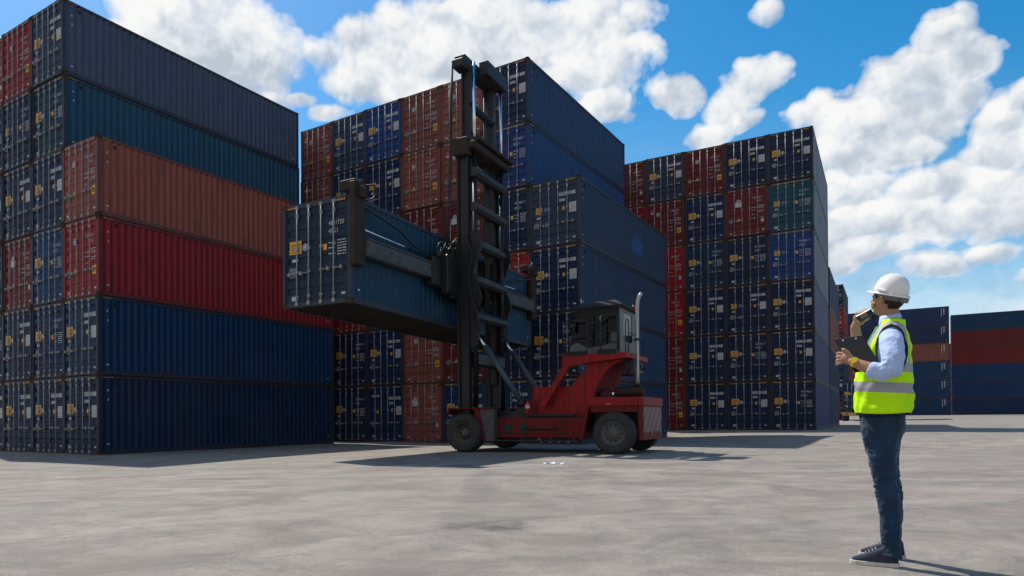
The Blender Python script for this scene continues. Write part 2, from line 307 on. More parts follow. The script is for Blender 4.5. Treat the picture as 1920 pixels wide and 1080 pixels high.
# ------------------------------------------------------------------ shipping containers
CW, CL, CH = 2.385, 12.19, 2.896
hw, hl = CW / 2, CL / 2
def hatch(b, full):
    Y = -hl + .003; z0, z1 = CH - .142, CH - .088
    spans = [(-hw + .17, hw - .17)] if full else [(-hw + .17, -hw + .55), (hw - .55, hw - .17)]
    for a, e in spans:
        x = a
        b.box(a, e, Y, Y + .002, z0, z1, 2)
        while x < e - .06:
            b.prism([(x, z0 + .004), (x + .035, z0 + .004), (x + .06, z1 - .004), (x + .025, z1 - .004)], 'y', Y - .002, Y, 1); x += .075
    for X in (hw - .001, -hw + .001):
        b.box(X - .0015, X + .0015, -hl + .20, -hl + .62, z0 + .028, z1 + .012, 2)
        y = -hl + .21
        while y < -hl + .58:
            b.prism([(y, z0 + .032), (y + .04, z0 + .032), (y + .06, z1 + .01), (y + .02, z1 + .01)], 'x', X - .004, X + .004, 1); y += .095
def castings(b):
    for sx_ in (-1, 1):
        for sy_ in (-1, 1):
            for z0 in (0.0, CH - .14):
                bm = bmesh.new(); bmesh.ops.create_cube(bm, size=1.0)
                bmesh.ops.scale(bm, vec=(.165, .178, .12 if z0 == 0 else .13), verts=bm.verts)
                side = [f for f in bm.faces if abs(f.normal.z) < .5 and (f.normal.x * sx_ > .5 or f.normal.y * sy_ > .5)]
                for f in side:
                    r = bmesh.ops.inset_individual(bm, faces=[f], thickness=.035, depth=0)
                    bmesh.ops.translate(bm, vec=-f.normal * .03, verts=f.verts)
                bmesh.ops.translate(bm, vec=(sx_ * (hw - .0805), sy_ * (hl - .087), z0 + (.06 if z0 == 0 else .074)), verts=bm.verts)
                b.bm(bm, 3)
def frame_mesh(full):
    b = MB(); p = .10; hatch(b, full); castings(b)
    for sx_ in (-1, 1):
        for sy_ in (-1, 1):
            x0, x1 = sorted((sx_ * hw, sx_ * (hw - p))); y0, y1 = sorted((sy_ * hl, sy_ * (hl - .14)))
            b.box(x0, x1, y0, y1, .118, CH - .138, 0)
        x0, x1 = sorted((sx_ * (hw - .004), sx_ * (hw - .07)))
        b.box(x0, x1, -hl + .178, hl - .178, .014, .165, 0)
        b.box(x0, x1, -hl + .178, hl - .178, CH - .115, CH - .014, 0)
    for sy_ in (-1, 1):
        y0, y1 = sorted((sy_ * (hl - .006), sy_ * (hl - .09)))
        b.box(-hw + .162, hw - .162, y0, y1, .016, .135, 0)
        b.box(-hw + .162, hw - .162, y0, y1, CH - .15, CH - .016, 0)
    return b.mesh('frame', [M_frame, M_yel, M_blk, M_cast])
def corr(along, lo, hi, pitch=.276, depth=.042):
    pts = []; n = int((hi - lo) / pitch); start = lo + ((hi - lo) - n * pitch) / 2; pts.append((lo, 0))
    for i in range(n):
        a = start + i * pitch
        pts += [(a + .035, 0), (a + .103, depth), (a + .173, depth), (a + .241, 0)]
    pts.append((hi, 0)); return pts
def side_mesh(sx_):
    b = MB(); pts = corr('y', -hl + .14, hl - .14); z0, z1 = .165, CH - .115; X = hw - .016
    vs = [(sx_ * (X - d), y, z) for (y, d) in pts for z in (z0, z1)]
    fs = [(2 * i, 2 * i + 2, 2 * i + 3, 2 * i + 1) for i in range(len(pts) - 1)]
    b.add(vs, fs, 0); xx = sorted((sx_ * (X + .001), sx_ * (X + .004)))
    for (y, z, w, h) in ((-hl + .32, .36, .10, .05), (-hl + .34, 2.30, .05, .07), (-hl + .36, 1.95, .04, .09), (hl - .42, .34, .08, .05), (hl - 1.3, 1.1, .05, .05)): b.box(xx[0], xx[1], y, y + w, z, z + h, 1)
    if sx_ < 0:
        rg = random.Random(4)
        for k in range(15):
            z = 2.5 - k * .085; b.box(xx[0], xx[1], -hl + .95, -hl + 1.05, z, z + .06, 1)
            if k % 4 != 3 and k < 12: b.box(xx[0], xx[1], -hl + .60, -hl + .76, z - .02, z + .05, 1)
    if sx_ > 0: b.box(xx[0], xx[1], -hl + .62, -hl + .72, CH - .36, CH - .22, 2)
    me = b.mesh('side_panel', [M_paint, M_white, M_dark]); return me
def roof_mesh():
    b = MB(); pts = corr('y', -hl + .09, hl - .09, .4, .018)
    vs = [(x, y, CH - .045 - d) for (y, d) in pts for x in (-hw + .07, hw - .07)]
    b.add(vs, [(2 * i, 2 * i + 2, 2 * i + 3, 2 * i + 1) for i in range(len(pts) - 1)], 0); return b.mesh('roof_panel', [M_paint])
def end_mesh():
    b = MB(); pts = corr('x', -hw + .10, hw - .10)
    vs = [(x, hl - .02 - d, z) for (x, d) in pts for z in (.135, CH - .15)]
    b.add(vs, [(2 * i, 2 * i + 2, 2 * i + 3, 2 * i + 1) for i in range(len(pts) - 1)], 0); return b.mesh('end_panel', [M_paint])
def floor_mesh():
    b = MB(); b.box(-hw + .07, hw - .07, -hl + .09, hl - .09, .145, .165, 0)
    y = -hl + .3
    while y < hl - .3:
        b.box(-hw + .071, hw - .071, y, y + .05, .035, .143, 0); y += .32
    return b.mesh('floor', [M_floor])
DZ0, DZ1 = .135, CH - .15
GR = [2.47, 2.09, 1.74, 1.30, .86, .47]          # centres of the pressed grooves of a door leaf
def door_mesh(side, marks=None):
    b = MB(); Y = -hl + .035; x0, x1 = (-hw + .10, -.006) if side < 0 else (.006, hw - .10)
    b.box(x0, x0 + .07, Y, Y + .06, DZ0, DZ1); b.box(x1 - .07, x1, Y, Y + .06, DZ0, DZ1)
    pr = [(DZ0, 0)]
    for z in sorted(GR):
        pr += [(z - .10, 0), (z - .055, .034), (z + .055, .034), (z + .10, 0)]
    pr.append((DZ1, 0))
    vs = [(x, Y + d, z) for (z, d) in pr for x in (x0 + .07, x1 - .07)]
    b.add(vs, [(2 * i, 2 * i + 1, 2 * i + 3, 2 * i + 2) for i in range(len(pr) - 1)], 0)
    b.box(x0 - .016 if side < 0 else x1, x0 if side < 0 else x1 + .016, Y + .004, Y + .05, DZ0, DZ1, 1)
    for z in (.35, 1.0, 1.75, 2.45):               # hinges
        xx = x0 - .03 if side < 0 else x1 - .03
        b.box(xx, xx + .06, Y - .028, Y - .002, z, z + .09, 0)
    if marks is not None: b.add(marks.v, marks.f, 0); b.m[-len(marks.f):] = [i + 2 for i in marks.m]
    return b.mesh('door', [M_paint, M_seal] + MK)
def rod_mesh(x, handle):
    b = MB(); Y = -hl - .012
    b.tube([(x, Y, .075), (x, Y, CH - .085)], .019, 0, 8)
    for z in (.105, CH - .135):
        b.box(x - .045, x + .045, Y - .022, Y + .03, z - .05, z + .05, 0)
    for z in (.30, .98, 1.62, CH - .36):
        b.box(x - .042, x + .042, Y - .006, Y + .042, z - .035, z + .035, 0)
    b.bbox(x - .035, x + .035, Y - .02, Y + .035, CH - .42, CH - .28, .012, 0)
    z = .98 if handle > 0 else .94
    b.tube([(x, Y - .035, z), (x + handle * .20, Y - .035, z - .015), (x + handle * .34, Y - .03, z - .012)], [.016, .013, .011], 0, 6)
    b.box(x + handle * .26 - .025, x + handle * .26 + .025, Y - .05, Y + .04, z - .06, z + .04, 0)
    return b.mesh('locking_rod', [M_rod])
ME = dict(f0=frame_mesh(False), f1=frame_mesh(True), sr=side_mesh(1), slf=side_mesh(-1), roof=roof_mesh(), end=end_mesh(), floor=floor_mesh(),
          dl=door_mesh(-1), dr=door_mesh(1))
RODX = [-.665, -.245, .185, .625]
RODS = [rod_mesh(x, h) for x, h in zip(RODX, (-1, -1, 1, 1))]
DP = -hl + .031                                       # just proud of the door leaf
def lab(b, x, z, w, h, m): b.box(x, x + w, DP - .0015, DP + .001, z, z + h, m)
def text_mesh(s, x, z, size, b, m, sx_=.8, y=DP - .003):
    cu = bpy.data.curves.new('t', 'FONT'); cu.body = s; cu.size = size * 1.38; cu.resolution_u = 2
    o = bpy.data.objects.new('t', cu); COL.objects.link(o)
    dg = bpy.context.evaluated_depsgraph_get(); me = bpy.data.meshes.new_from_object(o.evaluated_get(dg))
    b.add([(x + v.co.x * sx_, y, z + v.co.y) for v in me.vertices], [list(p.vertices) for p in me.polygons], m)
    bpy.data.objects.remove(o); bpy.data.curves.remove(cu); bpy.data.meshes.remove(me)
def disc(b, x, z, r, m, y=DP - .002, n=16):
    b.add([(x + r * math.cos(2 * math.pi * k / n), y, z + r * math.sin(2 * math.pi * k / n)) for k in range(n)], [list(range(n))], m)
def lines(b, x, z, w, n, rng, m=0, dz=.07, h=.026):
    for i in range(n):
        xx = x
        while xx < x + w - .03:
            l = min(rng.uniform(.05, .16), x + w - xx); lab(b, xx, z - i * dz, l, h, m); xx += l + .028
_left = {}
def left_marks(kind):
    if kind in _left: return _left[kind]
    rng = random.Random(kind); y = MB(); g_ = MB(); w = MB(); e = DP - .003
    if kind[1] == '3':
        lab(w, -.88, .20, .2, .1, 0); lab(g_, -.92, rng.uniform(.75, .95), .2, .26, 0); lab(y, -.6, rng.uniform(1.3, 1.5), .14, .14, 0); lines(w, -.9, 2.3, .5, 1, rng, 0, .1, .09)
    elif kind[0] == 'A' or kind[0] == 'B':
        yx = (-.97 if kind[1] == '0' else -.9) + rng.uniform(-.03, .03); yw = .43 if kind[1] == '0' else .30
        lab(y, yx, 1.50, yw, .36 if kind[1] == '0' else .30, 0)
        for z in (1.545, 1.60, 1.655, 1.71, 1.755):
            xx = yx + .03
            while xx < yx + yw - .06: l = rng.uniform(.02, .06); y.box(xx, xx + l, DP - .003, DP - .0015, z, z + .026, 1); xx += l + .018
        disc(w, -.40, 1.66, .10, 0 if kind[1] == '0' else 2); disc(w, -.40, 1.66, .072, 1, DP - .004); disc(w, -.40, 1.66, .05, 0 if kind[1] == '0' else 2, DP - .006)
        lab(w, -.86, 1.28, .21, .085, 0); lab(w, -.88, .20, .22, .12, 0)
        lab(g_, -.96, .84, .22, .28, 0)
        if kind[1] == '1': lab(g_, -.45, .86, .18, .2, 0)
    else:
        disc(w, -.43, 2.12, .12, 0); disc(w, -.43, 2.12, .085, 1, DP - .004); disc(w, -.43, 2.12, .055, 0, DP - .006)
        y.add([(-.53, DP - .003, .93), (-.31, DP - .003, .93), (-.42, DP - .003, 1.14)], [(0, 1, 2)], 0)
        y.add([(-.435, e - .002, .96), (-.405, e - .002, .96), (-.41, e - .002, 1.06), (-.43, e - .002, 1.06)], [(0, 1, 2, 3)], 1)
        lab(g_, -.95, .82, .17, .27, 0); lab(w, -.93, .21, .12, .06, 0)
        if kind[1] == '1': lab(w, -.9, 2.25, .24, .2, 3); lab(w, -.9, 2.18, .24, .07, 0)
        if kind[1] == '2': lab(w, -.62, 1.78, .36, .3, 0)
    _left[kind] = (y.mesh('warning_label', [M_yel, M_blk]), g_.mesh('data_plate', [M_grey]), door_mesh(-1, w))
    return _left[kind]
def right_marks(kind, num, size='45G1'):
    rng = random.Random(num); y = MB(); w = MB(); e = DP - .0035
    if kind[0] == 'A':                         # number in black on white patches, white data sheet
        tx = .22; lab(w, tx, 2.14, .47, .15, 0); lab(w, tx + .52, 2.14, .27, .15, 0)
        text_mesh(num[:4], tx + .02, 2.16, .13, w, 1, .92); text_mesh(num[4:], tx + .54, 2.16, .13, w, 1, .85)
        lab(w, tx + .02, 1.90, .26, .11, 0); text_mesh(size, tx + .035, 1.915, .09, w, 1, .75)
        lab(w, .70, 1.36, .33, .44, 0); lines(w, .72, 1.74, .27, 2, rng, 1, .05, .014)
        for z in (1.52, 1.60, 1.46, 1.40): w.box(.72, 1.0, e, e + .001, z, z + .012, 1)
        lab(y, .38, 1.52, .10, .15, 0)
    elif kind[0] == 'B':                       # plain white number, block of weight lines
        text_mesh(num, .42, 2.14, .125, w, 0, .88); text_mesh(size, .42, 1.93, .125, w, 0, .88)
        lines(w, .42, 1.66, .24, 1, rng); lines(w, .72, 1.70, .30, 6, rng, 0, .075); lines(w, .42, 1.52, .22, 1, rng); lines(w, .42, 1.36, .25, 1, rng)
        lab(y, .24, 1.50, .12, .16, 0)
    else:
        text_mesh(num, .36, 2.16, .115, w, 0, .88); text_mesh(size, .56, 1.97, .105, w, 0, .88)
        lines(w, .28, 1.62, .24, 2, rng, 0, .16); lines(w, .62, 1.72, .36, 3, rng, 0, .075); lines(w, .28, 1.22, .15, 1, rng); lines(w, .62, 1.40, .36, 2, rng, 0, .075)
        if kind[1] in '01': lab(y, .74, .78, .25, .32, 0); y.box(.78, .95, DP - .003, DP - .0015, .86, .90, 1); y.box(.78, .95, DP - .003, DP - .0015, .96, 1.0, 1)
        else: lab(w, .80, .74, .16, .2, 0)
    lab(w, .86, .25, .13, .06, 0)
    return y.mesh('warning_label', [M_yel, M_blk]), door_mesh(1, w)
PAL = dict(n=(.0035, .016, .058), q=(.0018, .030, .095), r=(.006, .040, .190), s=(.022, .038, .085), t=(.005, .038, .080), k=(.004, .072, .105),
           m=(.125, .012, .014), b=(.235, .068, .050), c=(.250, .009, .014), u=(.010, .028, .085), g=(.05, .075, .13), h=(.004, .040, .105))
CNAME = dict(n='dark navy', q='deep blue', r='royal blue', s='slate blue', t='petrol blue', k='teal', m='maroon', b='brownish red', c='bright red', u='dark blue', g='grey blue', h='teal blue')
def container(x, y, z, yaw, ck, label, group, kind=None, num=None, size='45G1', full=False, tilt=0.0, near=True, side=None):
    """x, y, z: bottom corner at the right-hand end of the doors; yaw: bearing of the long side"""
    u = Vector((-math.cos(yaw), math.sin(yaw), 0)); d = Vector((math.sin(yaw), math.cos(yaw), 0))
    c = Vector((x, y, z)) + u * hw + d * hl + Vector((0, 0, tilt * hl))
    r = empty('shipping_container', c, -yaw, math.atan(tilt)); tag(r, label, 'container', group)
    col = list(PAL[ck]); j = random.uniform(.82, 1.18); col = [v * j * random.uniform(.92, 1.08) for v in col]
    fcol = [v * .55 + w * .45 for v, w in zip(col, (.050, .034, .027))]
    f_ = link('frame', ME['f1' if full else 'f0'], r, fcol)
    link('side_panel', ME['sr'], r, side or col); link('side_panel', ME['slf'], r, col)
    link('roof_panel', ME['roof'], r, col); link('end_panel', ME['end'], r, col); link('floor', ME['floor'], r, col)
    dl = link('door', ME['dl'], r, col); dr = link('door', ME['dr'], r, [v * random.uniform(.9, 1.1) for v in col])
    if True:
        for i in (0, 1): link('locking_rod', RODS[i], dl); link('locking_rod', RODS[i + 2], dr)
    if near:
        if kind is None:
            kind = ('R' + random.choice('0123')) if ck in 'mbc' else (random.choice('AABB') + random.choice('0123'))
        if num is None:
            num = str(random.randint(4100000, 5999999)); num = num[:6] + ' ' + num[6]
        yl, gp, wm = left_marks(kind); link('warning_label', yl, dl); link('data_plate', gp, dl); dl.data = wm
        yr, wr = right_marks(kind, num, size)
        if len(yr.polygons): link('warning_label', yr, dr)
        dr.data = wr
    return r
# ------------------------------------------------------------------ the stacks
PITCH = 2.406
ORD = ['corner', 'second', 'third', 'fourth', 'fifth', 'sixth', 'seventh']
LEV = ['bottom', 'second-level', 'third-level', 'fourth-level', 'fifth-level', 'sixth-level']
def block(x, y, z, yaw, cols, gname, where, kinds={}, nums={}, fulls=(), skip=(), sides={}):
    u = Vector((-math.cos(yaw), math.sin(yaw), 0))
    for ci, colr in enumerate(cols):
        for li, ck in enumerate(colr):
            if (ci, li) in skip or ck == '.': continue
            top = li == len(colr) - 1
            p = Vector((x, y, z)) + u * PITCH * ci
            jx = random.uniform(-.012, .012); jy = random.uniform(-.055, .055)
            d = Vector((math.sin(yaw), math.cos(yaw), 0)); p = p + u * jx + d * jy
            lv = ('topmost' if top else LEV[li])
            label = '%s container, %s of the %s column from the right of %s' % (CNAME[ck], lv, 'first' if ci == 0 else ORD[ci], where)
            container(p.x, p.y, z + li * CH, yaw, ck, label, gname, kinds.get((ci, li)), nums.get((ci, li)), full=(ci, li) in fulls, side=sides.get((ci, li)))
A = ['nqcb', 'nnqntS'.replace('S', 's'), 'nnmnnc', 'nnnnnb']
block(-12.847, 24.92, 0, .577, A, 'containers stacked on the left', 'the left stack',
      {(0, 0): 'A0', (0, 1): 'A0', (0, 2): 'R0', (0, 3): 'R0', (1, 5): 'A0', (1, 0): 'A0', (1, 1): 'B0', (1, 2): 'B0', (1, 3): 'A0', (1, 4): 'B0', (2, 5): 'R0', (2, 4): 'B1', (2, 3): 'A0', (2, 2): 'R2', (2, 0): 'A0'},
      {(0, 0): '456975 1', (0, 1): '455100 4', (1, 0): '419491 9', (0, 3): '789628 1', (0, 2): '872572 1', (1, 5): '456893 1', (1, 3): '457898 1', (2, 3): '435304 1'}, sides={(1, 5): (.070, .085, .135), (1, 4): (.016, .072, .120), (0, 0): (.002, .018, .062), (0, 1): (.0015, .032, .095), (0, 3): (.300, .078, .050)})  # upper sides of the second column coloured lighter for the sun's glow
B = ['qnns', 'qncnrn', 'qmmmbb', 'bbmmbb', 'nnqqnr', 'nncqqs', 'nncbbb']
block(5.312, 29.591, .071, .590, B, 'containers stacked in the middle', 'the middle stack',
      {(0, 3): 'A1', (0, 2): 'A0', (0, 1): 'B0', (0, 0): 'B0', (1, 5): 'A1', (1, 4): 'B2', (1, 3): 'B1', (1, 2): 'R2', (2, 5): 'R0', (2, 4): 'R1', (2, 3): 'R2', (3, 5): 'R0', (3, 4): 'R0', (4, 5): 'A0', (4, 4): 'A0', (5, 5): 'A0', (4, 1): 'A0', (3, 1): 'R0', (2, 1): 'R2', (5, 1): 'B0'},
      {(0, 3): '598641 4', (0, 2): '417405 7', (0, 1): '073603 2', (1, 5): '567735 8', (1, 4): '570084 1', (1, 3): '497385 5', (1, 2): '943727 8', (4, 1): '417452 5', (3, 0): '525181 5', (5, 1): '409901 6', (3, 5): '461348 8', (3, 4): '721403 8', (5, 5): '478164 8'}, fulls=((1, 4), (2, 0), (1, 0)), sides={(1, 5): (.026, .052, .125), (1, 4): (.018, .055, .16), (0, 3): (.022, .042, .085), (0, 2): (.016, .036, .085), (0, 1): (.012, .036, .095)})
Cc = ['nnnrkn', 'nnnnmn', 'nnntnm', 'mmccms', 'mmcccm']
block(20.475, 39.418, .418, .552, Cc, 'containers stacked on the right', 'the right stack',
      {(0, 5): 'A0', (0, 4): 'B2', (0, 3): 'B2', (0, 2): 'A0', (0, 1): 'A0', (0, 0): 'B0', (1, 5): 'A0', (1, 4): 'R2', (1, 3): 'B0', (1, 2): 'A1', (1, 1): 'B0', (1, 0): 'A0', (2, 5): 'R0', (2, 4): 'A0', (2, 3): 'B0', (2, 2): 'A0', (2, 1): 'A0', (2, 0): 'A0', (3, 5): 'A0', (3, 4): 'R1', (3, 3): 'R2', (3, 2): 'R0', (3, 1): 'R2', (3, 0): 'R0', (4, 5): 'R2'},
      {(0, 5): '452717 2', (1, 5): '404075 4', (2, 4): '432074 6', (1, 3): '472896 8', (2, 3): '474473 6', (2, 2): '436399 0', (1, 2): '595426 5', (0, 2): '563817 3', (2, 1): '418134 2', (1, 1): '475421 7', (0, 1): '407316 6', (2, 0): '562850 6', (1, 0): '414848 6', (0, 0): '473748 0', (3, 5): '405274 4'}, fulls=((0, 3), (0, 4)), sides={(0, 5): (.20, .22, .27), (0, 4): (.17, .20, .25), (0, 3): (.18, .19, .25), (0, 2): (.11, .12, .19), (0, 1): (.075, .07, .16), (0, 0): (.045, .042, .15)})  # first-column sides coloured paler to stand in for grazing sky reflection
d = Vector((math.sin(.552), math.cos(.552), 0)); u = Vector((-math.cos(.552), math.sin(.552), 0))
p = Vector((20.475, 39.418, 0)) + d * 12.5
for i, ck in enumerate('ungs'):
    if i == 2: ck = 'b'
    container(p.x + .02 * i, p.y, .42 + i * CH, .552, ck, '%s container, %s of the short tower directly behind the right stack' % (CNAME[ck], 'topmost' if i == 3 else LEV[i]), 'containers in the tower behind the right stack', near=False)
for ci in range(2):
    for i, ck in enumerate(('mntmcn', 'nbnmmb')[ci]):
        container(49.447 - 2.05 * ci, 88.24 + 1.28 * ci, .623 + i * CH, .56, ck, '%s container, %s of the %s far tower past the right stack' % (CNAME[ck], 'topmost' if i == 5 else LEV[i], ('right-hand', 'left-hand')[ci]), 'containers in the far towers')
yw = .577; u = Vector((-math.cos(yw), math.sin(yw), 0)); d = Vector((math.sin(yw), math.cos(yw), 0))
for k, cols in enumerate(('hqqbuu', 'qqbbqq')):
    q = Vector((79.73, 111.99, 1.15)) + u * (12.23 * k)
    for i, ck in enumerate(cols):
        # long side faces the yard: the doors look to the right
        container(q.x + d.x * 0 , q.y, 1.15 + i * CH, yw - math.pi / 2, ck, '%s container, %s, side-on in the far row %s' % (CNAME[ck], 'topmost' if i == 5 else LEV[i], ('just right of the worker', 'partly behind the worker')[k]), 'containers side-on in the far row', near=False)
yw = .577
for i, ck in enumerate('qqqmmh'):
    container(97.5, 115.5, 1.16 + i * CH, yw - math.pi / 2, ck, '%s container, %s, side-on in the stack at the far right edge' % (CNAME[ck], 'topmost' if i == 5 else LEV[i]), 'containers side-on at the far right edge', near=False)
# the container hanging from the stacker
HX, HY, HZ, HYAW, HT = -2.766, 18.239, 4.318, .5065, -.01165
held = container(HX, HY, HZ, HYAW, 't', 'blue container numbered 4841720 held in the air by the red stacker', None, 'B0', '484172 0'.replace(' ', ''), tilt=HT)

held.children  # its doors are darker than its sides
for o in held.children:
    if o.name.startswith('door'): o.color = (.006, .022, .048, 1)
# stack closing the gap between the two far rows
for i, ck in enumerate('nmqnn'):
    container(104.5, 140.0, 1.15 + i * CH, .577 - math.pi / 2, ck, '%s container, %s of the stack behind the gap between the far rows' % (CNAME[ck], 'topmost' if i == 4 else LEV[i]), 'containers behind the gap in the far rows', near=False)
# blotch of fresh blue paint on the corner container, fourth level of the middle stack
cand = [o for o in COL.objects if o.get('label', '').startswith('slate blue container, fourth') or o.get('label', '') == 'slate blue container, topmost of the first column from the right of the middle stack']
for o in cand[:1]:
    rng = random.Random(3); b = MB(); pts = corr('y', -hl + .14, hl - .14); X = hw - .016
    for (y0, d0), (y1, d1) in zip(pts, pts[1:]):
        if .6 < (y0 + y1) / 2 < 2.15:
            k = 1 - abs((y0 + y1) / 2 - 1.4) / .95; za = 1.05 - .2 * k + rng.uniform(-.22, .22); zb = 1.45 + .6 * k + rng.uniform(-.35, .2)
            b.add([(X - d0 + .002, y0, za), (X - d1 + .002, y1, za), (X - d1 + .002, y1, zb), (X - d0 + .002, y0, zb)], [(0, 1, 2, 3)], 0)
    sp_ = [c for c in COL.objects if c.parent == o and c.name.startswith('side_panel')][0]
    b.build('paint_patch', [M_bluepatch], sp_)
# ------------------------------------------------------------------ parked trailer with a container, far off past the right stack
M_chs = worn('trailer_steel', (.05, .045, .04), .6, .5, dirt_amt=.6); M_trub = plain('trailer_tyre', (.025, .024, .024), .9, var=.3, scale=6)
M_tyl = plain('trailer_bumper', (.38, .25, .10), .6, var=.3, scale=5)
container(45.67, 77.05, 2.02, .56, 'q', 'deep blue container riding on the trailer parked beyond the right stack', None, 'A0', '473160 2')
TR = empty('container_trailer', (44.9 + .56 * 0, 78.0, .60), -.56); tag(TR, 'dark container trailer with yellow rear bumper parked beyond the right stack', 'trailer')
u = Vector((-math.cos(.56), math.sin(.56), 0)); d = Vector((math.sin(.56), math.cos(.56), 0))
TR.location = Vector((45.67, 77.05, .60)) + u * hw
b = MB()
for x in (-.45, .45): b.box(x - .07, x + .07, .1, 12.1, 1.02, 1.40, 0)
for y in (.1, 3, 6, 9, 11.9): b.box(-1.15, 1.15, y, y + .16, 1.20, 1.40, 0)
b.build('trailer_frame', [M_chs], TR)
b = MB(); b.bbox(-1.15, 1.15, -.05, .07, .62, .98, .02, 0); b.build('bumper', [M_tyl], TR)
for y in (1.2, 2.5):
    for x in (-.95, .95):
        b = MB(); b.lathe([(-.28, .25), (-.30, .42), (-.26, .50), (.26, .50), (.30, .42), (.28, .25)], (x, y, .50), 'x', 28, 0); w_ = b.build('wheel', [M_trub], TR)
        b = MB(); b.lathe([(-.20, 0), (-.22, .12), (-.27, .25), (.27, .25), (.22, .12), (.20, 0)], (x, y, .50), 'x', 20, 0); b.build('rim', [M_chs], w_)
for x in (-.8, .8):
    b = MB(); b.box(x - .14, x + .14, -.08, -.055, .74, .86); b.build('tail_lamp', [plain('tail_lamp_red', (.3, .01, .01), .4, bmp=0)], TR)
# scrap of plastic wrap lying on the ground
rng = random.Random(5); b = MB()
vs = []; nn_ = 9
for j in range(nn_):
    for i in range(nn_): vs.append(((i - 4) * .055 + rng.uniform(-.02, .02), (j - 4) * .035 + rng.uniform(-.012, .012), .005 + abs(rng.gauss(0, .018))))
fs = [(j * nn_ + i, j * nn_ + i + 1, (j + 1) * nn_ + i + 1, (j + 1) * nn_ + i) for j in range(nn_ - 1) for i in range(nn_ - 1) if rng.random() > .45]
b.add(vs, fs, 0); lx, ly = 2.12, 15.1
sc = b.build('plastic_scrap', [plain('white_plastic', (.75, .76, .80), .35, bmp=0)]); sc.location = (lx, ly, gz(lx, ly) + .002); tag(sc, 'crumpled scrap of white plastic on the ground in front of the stacker', 'litter')
# ------------------------------------------------------------------ the container stacker (local x = towards its rear, y = away from the camera side, z up)
M_red = worn('red_machine_paint', (.27, .007, .009), .50, .35, dust=.02, spec=.22, dirt=(.018, .008, .008), dirt_amt=.95, scale=1.8, rustc=(.05, .02, .015))
M_redd = worn('grimy_red_paint', (.15, .006, .008), .55, .5, dust=.02, spec=.2, dirt=(.012, .010, .010), dirt_amt=.95, scale=1.6)
M_steel = worn('dark_mast_steel', (.020, .021, .023), .42, .3, metallic=.35, dirt=(.030, .027, .024), dirt_amt=.5, scale=2.2)
M_steel2 = worn('grey_mast_steel', (.036, .037, .040), .5, .35, metallic=.3, dirt=(.02, .018, .016), dirt_amt=.7, scale=2.4)
M_weath = worn('weathered_grey_beam', (.075, .075, .078), .6, .4, dirt=(.015, .014, .013), dirt_amt=.8, scale=3.0, streak=False)
M_rust = worn('rusty_post', (.022, .016, .013), .75, .9, dirt=(.02, .016, .014), dirt_amt=.7, scale=3)
M_chrome = plain('chrome_rod', (.75, .77, .80), .12, 1.0, var=.05, bmp=0)
M_cyl = plain('slate_cylinder_paint', (.045, .060, .075), .45, var=.3, scale=5)
M_rub = plain('tyre_rubber', (.030, .029, .030), .85, var=.35, scale=8, bmp=.3)
M_rim = worn('wheel_rim', (.085, .083, .082), .6, .5, dirt=(.03, .026, .022), dirt_amt=.7, scale=4)
M_hose = plain('black_hose', (.010, .010, .011), .5, bmp=0)
M_cab = worn('grey_cab_paint', (.105, .108, .112), .45, .2, dirt=(.05, .05, .05), dirt_amt=.5, scale=2)
M_roof = plain('black_roof', (.007, .007, .008), .8, var=.2)
M_exh = worn('exhaust_pipe', (.42, .41, .40), .42, .3, metallic=.6, dirt=(.13, .08, .05), dirt_amt=.7, scale=2.5)
M_seat = plain('black_seat', (.014, .014, .016), .8)
M_lamp = plain('red_lamp', (.25, .01, .01), .25, bmp=0)
M_orange = plain('amber_reflector', (.5, .16, .01), .3, bmp=0)
m, t, b = mat('tinted_glass'); M_glass = m
b.inputs['Base Color'].default_value = (.42, .40, .46, 1); b.inputs['Roughness'].default_value = .03; b.inputs['Transmission Weight'].default_value = .9; b.inputs['IOR'].default_value = 1.45
tp = N(t, 'ShaderNodeBsdfTransparent'); tp.inputs[0].default_value = (.045, .035, .07, 1)
gl = N(t, 'ShaderNodeBsdfGlossy'); gl.inputs['Roughness'].default_value = .03
fr = N(t, 'ShaderNodeFresnel'); fr.inputs[0].default_value = 1.35
mx = N(t, 'ShaderNodeMixShader'); t.links.new(fr.outputs[0], mx.inputs[0]); t.links.new(tp.outputs[0], mx.inputs[1]); t.links.new(gl.outputs[0], mx.inputs[2])
for l in list(t.links):
    if l.to_node.type == 'OUTPUT_MATERIAL': t.links.remove(l)
t.links.new(mx.outputs[0], [n for n in t.nodes if n.type == 'OUTPUT_MATERIAL'][0].inputs[0])
# red and white slanted hazard panel
m, t, b = mat('hazard_panel'); M_haz = m
tc = N(t, 'ShaderNodeTexCoord'); sp = N(t, 'ShaderNodeSeparateXYZ'); t.links.new(tc.outputs['Object'], sp.inputs[0])
k = math_n(t, 'FRACT', math_n(t, 'MULTIPLY', math_n(t, 'ADD', math_n(t, 'ADD', sp.outputs[0], sp.outputs[1]), math_n(t, 'MULTIPLY', sp.outputs[2], -1.2)), 1.9))
nz = noise(t, tc.outputs['Object'], 9, 5, .65)
stp = mixc(t, ramp(t, k, [(.48, 0), (.5, 1)]), (.30, .03, .035), (.30, .24, .23))
setin(t, b, 'Base Color', mixc(t, math_n(t, 'MULTIPLY', ramp(t, nz, [(.35, .5), (.65, 1)]), .8), stp, (.10, .05, .045))); b.inputs['Roughness'].default_value = .55

